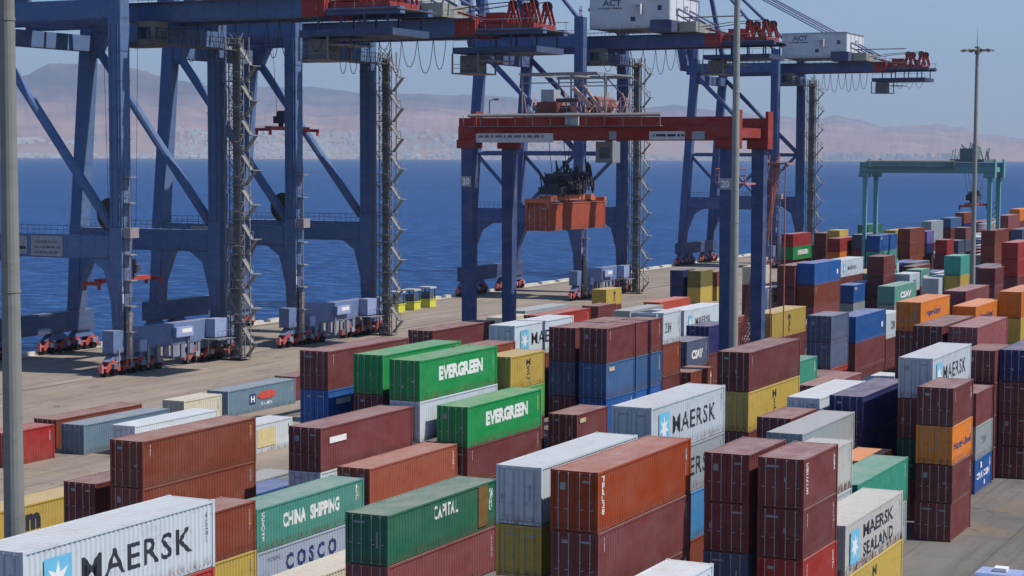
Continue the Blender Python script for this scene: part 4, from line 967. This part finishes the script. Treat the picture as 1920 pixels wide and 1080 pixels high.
def deco_gantry(c, P, X0, X1, Ya, Yb, zb, zt):
    S = M['steel']; G = M['galv']; XM, YM = (X0+X1)/2, (Ya+Yb)/2
    def bx(g, x0, x1, y0, y1, z0, z1): return g.box(x0-XM, x1-XM, y0-YM, y1-YM, z0, z1)
    xf = X0-.62
    M['signpale'] = flat('sign_pale', (0.62, 0.63, 0.64))
    g = MB(); bx(g, xf-.05, xf, 73.2, 81.3, zb-.25, zb+.6); s1 = g.build('sign_board', M['signpale'], c)
    r_ = random.Random(9); g = MB(); y = 80.9
    while y > 74: w = r_.uniform(.2, .8); bx(g, xf-.056, xf-.052, y-w, y, zb+.2, zb+.42); y -= w+.18
    g.build('sign_text', M['inkgrey'], s1)
    g = MB(); bx(g, xf-.05, xf, 60.3, 63.7, zb-.0, zb+.75); s2 = g.build('sign_board', M['signpale'], c)
    g = MB(); y = 63.3
    for w in (.12, .95, .8, .25, .25): bx(g, xf-.056, xf-.052, y-w, y, zb+.28, zb+.5); y -= w+.14
    g.build('sign_text', M['black'], s2)
    for a_, b_ in ((58.4, 59.6), (66.9, 67.6)): g = MB(); bx(g, xf-.05, xf, a_, b_, zb+.02, zb+.75); g.build('sign_board', M['signgrey'], c)
    # stairs: red lattice incline at the right legs, platforms
    x = X1+1.4; g = MB(); A = Vector(P(x, Ya-1.0, zb-2.6)); Bt = Vector(P(x-1.2, Ya+1.7, 4.0)); d = Bt-A
    for off in (-.45, .45):
        for dz in (0, 1.0): g.beam(A+Vector((0, off, dz*1.3)), Bt+Vector((0, off, dz*1.3)), .12)
    n = 26
    for k in range(n):
        p = A+d*k/n; q = A+d*(k+1)/n
        g.beam(p+Vector((0, -.45, 0)), q+Vector((0, .45, 1.3)), .08); g.beam(p+Vector((0, -.45, 1.3)), q+Vector((0, .45, 0)), .08); g.beam(p+Vector((0, -.45, 0)), p+Vector((0, -.45, 1.3)), .1); g.beam(p+Vector((0, -.45, 0)), p+Vector((0, .45, 0)), .1)
    g.build('stairway', G, c, (0.55, 0.20, 0.15))
    g = MB(); bx(g, X0+1.2, X0+4.0, Ya-1.2, Ya+1.6, zb-4.0, zb-3.85)
    for yy in (Ya-1.2, Ya+.2, Ya+1.6): g.tube(P(X0+1.2, yy, zb-3.9), P(X0+1.2, yy, zb-2.6), .06, 4)
    for z in (zb-2.6, zb-3.2): g.tube(P(X0+1.2, Ya-1.2, z), P(X0+1.2, Ya+1.6, z), .06, 4)
    bx(g, X1+.8, X1+3.0, Ya-2.4, Ya+.6, zb-2.2, zb-2.05)
    for yy in (Ya-2.2, Ya-.9): bx(g, X1+.9, X1+1.0, yy-.05, yy+.05, 3, zb-2)
    g.build('access_platform', G, c, (0.48, 0.16, 0.11))
    # trolley
    Y0, Y1 = 66.6, 77.2
    t = empty('trolley'); t.parent = c; t.location = P(XM, 0, 0)[0:1] + (0, 0)
    g = MB(); bx(g, X0-.2, X1+.2, Y0+2, Y1-.6, zt-.05, zt+.35); tb = g.build('trolley_deck', S, c, (0.06, 0.07, 0.12)); bpy.data.objects.remove(t)
    g = MB(); bx(g, X0+.4, X0+2.2, 73.4, 75.4, zt+.35, zt+1.35); bx(g, X0+.4, X0+1.8, 71.9, 73.0, zt+.35, zt+1.0); bx(g, X0+4.6, X1-1.6, 70.6, 72.6, zt+.35, zt+1.1); g.tube(P(XM-2.0, 70.6, zt+1.2), P(XM+2.0, 70.6, zt+1.2), .75, 14); g.build('hoist_machinery', S, tb, (0.20, 0.06, 0.045))
    g = MB(); bx(g, X0+.3, X0+1.8, 73.6, 74.9, zt+1.35, zt+2.5); g.build('machinery_cover', S, tb, (0.32, 0.35, 0.38))
    g = MB(); bx(g, X0-.1, X0+.5, 71.2, 73.2, zt+1.3, zt+1.65); g.build('cable_tray', S, tb, (0.05, 0.05, 0.06))
    g = MB()
    for y in (76.8, 71.8, 68.4):
        for x in (X0+.2, X1-.2): g.beam(P(x, y, zt+.3), P(x, y, zt+3.9), .13)
    for x in (X0+.2, X1-.2):
        g.beam(P(x, 77.0, zt+3.9), P(x, 69.2, zt+3.9), .22, .3); g.beam(P(x, 77.0, zt+3.1), P(x, 68.2, zt+3.1), .1); g.beam(P(x, 69.2, zt+3.9), P(x, 68.4, zt+3.2), .1); g.beam(P(x, 71.8, zt+3.9), P(x, 68.4, zt+.4), .1)
    for y in (77.0, 73.5, 69.2): g.beam(P(X0, y, zt+3.95), P(X1, y, zt+3.95), .14)
    g.build('trolley_frame', G, tb, (0.24, 0.23, 0.22))
    g = MB()
    for k in range(9):
        y = 66.0+k*.9; g.beam(P(X0+.3, y, zt+.3), P(X0+.3, y, zt+1.4), .07)
    for z in (.8, 1.4): g.beam(P(X0+.3, 66.0, zt+z), P(X0+.3, 73.2, zt+z), .07)
    g.beam(P(X0+.3, 70.6, zt+2.8), P(X0+.3, 68.8, zt+.5), .25)
    g.beam(P(X0+.3, 71.6, zt+2.6), P(X0+.3, 69.9, zt+.9), .35)
    for k in range(34):
        y = 66.6+k*.3; g.beam(P(X0+rnd.uniform(.3, 3), y, zt+.3), P(X0+rnd.uniform(.3, 3), y+rnd.uniform(-.6, .6), zt+rnd.uniform(1.0, 2.4)), .08)
    g.build('guard_rail', G, tb, (0.50, 0.30, 0.27))
    g = MB(); bx(g, X0-.9, X0-.62, 70.6, 71.9, zb+1.3, zb+2.5); g.build('switch_box', S, tb, (0.36, 0.40, 0.44))
    g = MB(); bx(g, X0+1.8, X0+3.6, 68.3, 70.0, zb-2.1, zb-.15); cab = g.build('operator_cab', S, tb, (0.22, 0.25, 0.28))
    g = MB(); bx(g, X0+1.74, X0+1.8, 68.6, 69.6, zb-1.7, zb-.7); g.build('window', M['glass'], cab)
    g = MB(); g.tube(P(X0-.6, 79.8, zt), P(X0-.6, 79.8, zt+1.5), .06, 5); g.tube(P(X0-.6, 79.8, zt+1.5), P(X0-.6, 79.2, zt+1.65), .05, 5); bx(g, X0-.75, X0-.45, 78.8, 79.3, zt+1.5, zt+1.7); g.build('lamp_bracket', G, c, (0.2, 0.2, 0.2))
def mast(x, y, h, r0, r1, label, c1, lamps=True, arms=None):
    e = empty('light_mast', (x, y, 0)); tag(e, label, 'light mast', 'floodlight masts')
    g = MB(); g.tube((0, 0, 0), (0, 0, h), r0, 16, r1); g.tube((0, 0, 0), (0, 0, .35), r0*1.7, 16)
    for z in (9, 20, 31): g.tube((0, 0, z), (0, 0, z+.12), r0+(r1-r0)*z/h+.025, 16)
    g.build('pole', M['galv'], e, c1)
    g = MB(); g.tube((0, 0, h), (0, 0, h+2.4), .05, 6, .01); g.build('lightning_rod', M['galv'], e, (0.2, 0.2, 0.2))
    if lamps:
        g = MB(); k0 = 12; rr_ = 1.45
        g.path([(rr_*math.cos(k*math.pi/8), rr_*math.sin(k*math.pi/8), h-.35) for k in range(17)], .07, 5)
        for k in range(4): g.tube((0, 0, h-.35), (rr_*math.cos(k*math.pi/2), rr_*math.sin(k*math.pi/2), h-.35), .06, 5)
        g.tube((0, 0, h-.8), (0, 0, h+.1), .32, 10)
        hr = g.build('head_ring', M['galv'], e, (0.15, 0.15, 0.15))
        for k in range(10):
            a = k*math.pi/5; g = MB(); d = Vector((math.cos(a), math.sin(a), 0)); p = d*1.35+Vector((0, 0, h-.25))
            g.beam(p, p+d*.62+Vector((0, 0, -.16)), .42, .2); g.build('floodlight', M['galv'], e, (0.30, 0.29, 0.25))
    return e

cr1 = sts(177.4, 197.0, 41.3, 43.6, 'A', 'slate blue quay crane nearest the camera, left edge, with grey sign boards on its portal', False)
cr2 = sts(214.6, 234.2, 41.3, 43.6, 'A', 'slate blue quay crane second from the left, over the yellow cages', False, reel=True)
cr3 = sts(308.6, 328.2, 45.0, 47.3, 'C', 'deep blue quay crane with white machinery house standing behind the red yard gantry', True)
cr4 = sts(419.0, 438.6, 45.2, 47.4, 'C', 'farthest deep blue quay crane, its white house and long backreach against the sky', True)
GP = 'spreaders hanging from quay cranes'
spreader(188.5, 145.7, 9.9, 'low red spreader hanging near the water inside the nearest quay crane', 41.3, 0, group=GP)
spreader(224.6, 144.8, 29.0, 'high dark red spreader hanging between the legs of the second quay crane', 41.3, 0, group=GP)
GX0, GX1, GYa, GYb = 159.0, 167.6, 56.4, 82.2
rt1, P1 = gantry(GX0, GX1, GYa, GYb, 27.15, 29.3, 'red-topped yard gantry on navy legs numbered 20, lifting an orange container', (0.27, 0.028, 0.02), (0.042, 0.075, 0.185), num='20')
deco_gantry(rt1, P1, GX0, GX1, GYa, GYb, 27.15, 29.3)
# lifted container pair-lift and its spreader
LX, LY, LZ, LR = 163.2, 74.0, 18.75, R(-1.5)
e = make_container(LX, LY, LZ, 12.19, 2.59, 'coral', LR, 2); CONTS.append([e, 'lifted', 0, 'coral', 12.19, 2.59, LX, LY, LZ, None, 1])
sp = spreader(LX, LY, LZ+2.6, 'orange spreader with dark headblock under the red gantry trolley', 29.3, LR, c1=(0.50, 0.14, 0.06))
g = MB()
for k in range(60):
    a = rnd.uniform(-2.6, 2.6); b_ = rnd.uniform(-1.8, 1.6); g.tube((a, b_, rnd.uniform(.5, 1.4)), (a+rnd.uniform(-.7, .7), b_+rnd.uniform(-.7, .7), rnd.uniform(1.8, 3.2+1.2*rnd.random())), .075, 4)
g.box(-1.8, 1.8, -1.2, 1.2, 1.2, 2.0); g.box(-3.2, -2.2, -1.0, 1.4, .7, 1.4)
for a in (-1.9, 0, 1.9): g.tube((a, -1.2, 2.2), (a, 1.2, 2.2), .5, 10)
g.build('cable_basket', M['steel'], sp, (0.035, 0.035, 0.05))
rt2, P2 = gantry(336.0, 343.4, 70.6, 93.0, 22.9, 24.9, 'small teal yard gantry far off among the stacks, against the sea', (0.12, 0.30, 0.33), (0.12, 0.34, 0.37), lw=.62)
def b2(g, x0, x1, y0, y1, z0, z1): return g.box(x0-339.7, x1-339.7, y0-81.8, y1-81.8, z0, z1)
g = MB(); b2(g, 335, 344, 71.5, 77.5, 24.9, 25.4); b2(g, 336, 339, 73, 76, 25.4, 27.3)
for k in range(16): a = 71.5+k*.42; g.beam((rnd.uniform(-4, 4), a-81.8, 25), (rnd.uniform(-4, 4), a-81.8+rnd.uniform(-.4, .4), 28.4-abs(k-8)*.2), .16)
g.build('trolley', M['steel'], rt2, (0.10, 0.17, 0.18))
spreader(339.7, 74.2, 17.0, 'small dark red spreader hanging under the far teal gantry', 23, c1=(0.30, 0.06, 0.05))
g = MB()
A, Bt = Vector((4.8, 70.0-81.8, 22)), Vector((4.8, 72.4-81.8, 8))
for k in range(12):
    p = A.lerp(Bt, k/12); q = A.lerp(Bt, (k+1)/12); g.beam(p, q+Vector((0, .9, 0)), .12); g.beam(p+Vector((0, .9, 0)), q, .12)
g.build('stairway', M['galv'], rt2, (0.30, 0.48, 0.50))
mast(60.0, 52.05, 40.0, 0.47, 0.27, 'thick grey-green floodlight mast at the left edge behind the front white container', (0.20, 0.21, 0.19))
mast(152.6, 53.5, 41.5, 0.44, 0.24, 'slim grey floodlight mast in front of the red gantry right leg', (0.27, 0.28, 0.26))
mast(232.0, 50.6, 39.0, 0.36, 0.20, 'distant floodlight mast with its ring of lamps against the sky at right', (0.27, 0.27, 0.24))
# three yellow cages on the quay
for k, (x, lb) in enumerate(((269.0, 'nearest of the three'), (275.0, 'middle of the three'), (281.2, 'farthest of the three'))):
    e = empty('lashing_cage', (x, 152.6+k*.4, 0)); tag(e, 'yellow lashing cage on the quay, %s beside the second crane' % lb, 'cage', 'yellow cages on the quay')
    g = MB(); g.box(-1.1, 1.1, -1.1, 1.1, .02, 1.5); g.box(-1.2, 1.2, -1.2, 1.2, 1.35, 1.5); g.build('base', M['steel'], e, (0.62, 0.60, 0.06))
    g = MB()
    for a in (-.95, .95):
        for b_ in (-.95, .95): g.box(a-.1, a+.1, b_-.1, b_+.1, 1.5, 3.2)
    g.box(-.8, .8, -.8, .8, 1.5, 2.6); g.build('post', M['galv'], e, (0.07, 0.10, 0.12))
    g = MB(); g.box(-1.15, 1.15, -1.15, 1.15, 3.2, 3.5); g.build('roof', M['steel'], e, (0.42, 0.46, 0.45))
# terminal truck at the bottom right corner
e = empty('terminal_truck', (103.4, 20.7, 0), R(0)); tag(e, 'pale blue terminal truck driving in the yard lane, cut by the bottom right corner', 'truck')
g = MB(); g.prism([(-1.0, .9), (1.35, .9), (1.35, 2.1), (1.05, 3.0), (-.9, 3.05), (-1.0, 2.9)], -1.2, 1.2, 'y'); cb = g.build('cab', M['steel'], e, (0.24, 0.34, 0.62))
g = MB(); g.box(-.85, .95, -1.22, -1.2, 1.9, 2.75); g.build('window', M['glass'], cb); g = MB(); g.prism([(1.36, 2.1), (1.4, 2.1), (1.12, 2.95), (1.08, 2.95)], -1.0, 1.0, 'y'); g.build('windscreen', M['glass'], cb); g = MB(); g.box(-1.03, -1.0, -.9, .9, 1.9, 2.8); g.build('window', M['glass'], cb)
g = MB(); g.box(-.2, .5, -.35, .35, 3.05, 3.25); g.build('beacon_bar', M['white'], cb)
g = MB(); g.box(-9.5, 1.2, -.45, .45, .75, 1.0); g.box(-14.0, -1.4, -1.25, 1.25, 1.15, 1.45); g.build('trailer_bed', M['steel'], e, (0.20, 0.25, 0.42))
for x in (.7, -2.2, -11.4, -12.8):
    for s in (-1, 1): g = MB(); g.tube((x, s*.85, .5), (x, s*1.2, .5), .5, 18); g.build('wheel', M['rubber'], e)
# ------------------------------------------------------------ haze
m = bpy.data.materials.new('haze_air'); m.use_nodes = True; t = m.node_tree; t.nodes.remove(t.nodes['Principled BSDF'])
pv = t.nodes.new('ShaderNodeVolumePrincipled'); pv.inputs['Color'].default_value = (0.62, 0.78, 1.0, 1); pv.inputs['Density'].default_value = HAZE
pv.inputs['Anisotropy'].default_value = 0.1
t.links.new(pv.outputs[0], t.nodes['Material Output'].inputs['Volume'])
g = MB(); g.box(-8500, 35500, -8500, 33500, -40, 1700); hz = g.build('haze', m); tag(hz, kind='stuff')
# ------------------------------------------------------------ container labels: each says which one
def proj(p):
    d = Vector(p) - Vector((0, 0, CAM_H)); z = d.dot(fw); return 960+F_PX*d.dot(r2)/z, 540-F_PX*d.dot(u2)/z, z
MARK = {'MAERSKS': 'with small grey lettering and a blue star panel', 'MAERSK': 'with big dark lettering and a pale blue star panel', 'EVERGREEN': 'with big white lettering', 'CHINA_SHIPPING': 'with two white words on its side', 'COSCO': 'with spaced navy capitals',
 'CAPITAL': 'with small white word and a brown repair patch', 'MSC': 'with a dark vertical mark', 'MSCH': 'with a dark letter m', 'TEXT': 'with tall vertical white code', 'tag': 'with a small cream plate',
 'plate': 'with a white plate', 'LOGO': 'with a red oval emblem', 'LOGOY': 'with a pale yellow emblem', 'SEALAND': 'with two dark lines of lettering and blue star panel', 'HAPAG': 'with navy lettering',
 'ORANGE2': 'with navy lettering', 'CMA': 'with slanting white letters', 'LOGOW': 'with white capitals', 'LOGOB': 'with faded grey letters', 'LOGOG': 'with faded grey lettering', 'TEXT2': '', 'LOGOS': ''}
def tierword(i, n):
    if n == 1: return 'standing alone on the ground'
    return {0: 'on top', 1: 'second from top', 2: 'third from top', 3: 'fourth from top', 4: 'fifth from top'}[i]
def zone(x, y):
    h = 'far left' if x < 300 else 'left' if x < 640 else 'centre left' if x < 960 else 'centre' if x < 1280 else 'centre right' if x < 1500 else 'right' if x < 1720 else 'far right'
    v = 'distant' if y < 480 else 'back' if y < 600 else 'middle' if y < 760 else 'front'
    return h, v
ORD = ['leftmost', 'second from left', 'third from left', 'fourth from left', 'fifth from left', 'sixth from left', 'seventh from left', 'eighth from left', 'ninth from left', 'tenth from left']
items = []
topcol = {}
for sid_, X_, Y_, ln_, hc_, cols_, lg_ in STACKS:
    for i_, c_ in enumerate(cols_.split(',')): topcol.setdefault(sid_, {})[i_] = c_.lstrip('-')
for it in CONTS:
    e, sid, i, cn, L, h, x, y, z, mk, n = it
    px, py, pz = proj((x, y, z+h/2)); ln = 'long' if L > 7 else 'short'
    if sid == 'lifted': tag(e, 'orange red container hanging in the air under the red yard gantry', 'container'); continue
    w = WORD[cn]; m_ = MARK.get(mk, '') if mk else ''
    if n == 1: rel = 'standing alone on the ground'
    elif i == 0: rel = 'on top of a %s one' % WORD[topcol[sid][1]]
    elif i < n-1: rel = 'between %s above and %s below' % (WORD[topcol[sid][i-1]], WORD[topcol[sid][i+1]])
    else: rel = 'at the bottom under a %s one' % WORD[topcol[sid][i-1]]
    items.append([e, w, ln, m_, rel, px, py, it, zone(px, py)])
def words(s): return len(s.split())
base = {}
for q in items:
    e, w, ln, m_, rel, px, py, it, (hz_, vz) = q
    q.append(('%s %s container %s' % (w, ln, m_)).strip() if m_ else '%s %s container %s' % (w, ln, rel))
def groups(key):
    d = {}
    for q in items: d.setdefault(key(q), []).append(q)
    return d
for lab, qs in groups(lambda q: q[9]).items():
    if len(qs) == 1: qs[0].append(lab); continue
    sub = {}
    for q in qs: sub.setdefault((q[8], tierword(q[7][2], q[7][10])), []).append(q)
    for ((hz_, vz), tw), ss in sub.items():
        ss.sort(key=lambda q: q[5])
        for k, q in enumerate(ss):
            core = ('%s %s container %s' % (q[1], q[2], q[3])).strip() if q[3] else '%s %s container' % (q[1], q[2])
            tail = '%s in the %s %s stacks' % (tw if q[7][10] > 1 else 'alone', vz, hz_)
            if len(ss) > 1 and k < len(ORD): tail = '%s, %s' % (tail, ORD[k])
            q.append('%s, %s' % (core, tail))
seen = {}
for q in items:
    s = q[10]
    if s in seen:
        s = s + ', upper one' if q[6] < seen[s] else s + ', lower one'
    seen[q[10]] = q[6]
    ws = s.split()
    if len(ws) > 16: s = s.replace(' with big dark lettering and a pale blue star panel', ' with blue star panel').replace(' with two dark lines of lettering and blue star panel', ' with blue star panel').replace(' stacks', ''); ws = s.split()
    if len(ws) > 16: s = ' '.join(ws[:2] + ['container'] + s.split(',', 1)[1].split()) if ',' in s else ' '.join(ws[:16])
    tag(q[0], s, 'container', 'shipping containers stacked in the yard')
print('labels', len(items), len(set(q[0]['label'] for q in items)), max(len(q[0]['label'].split()) for q in items))

for it in CONTS:
    if '_L' in it[0]: del it[0]['_L']

if False: pass
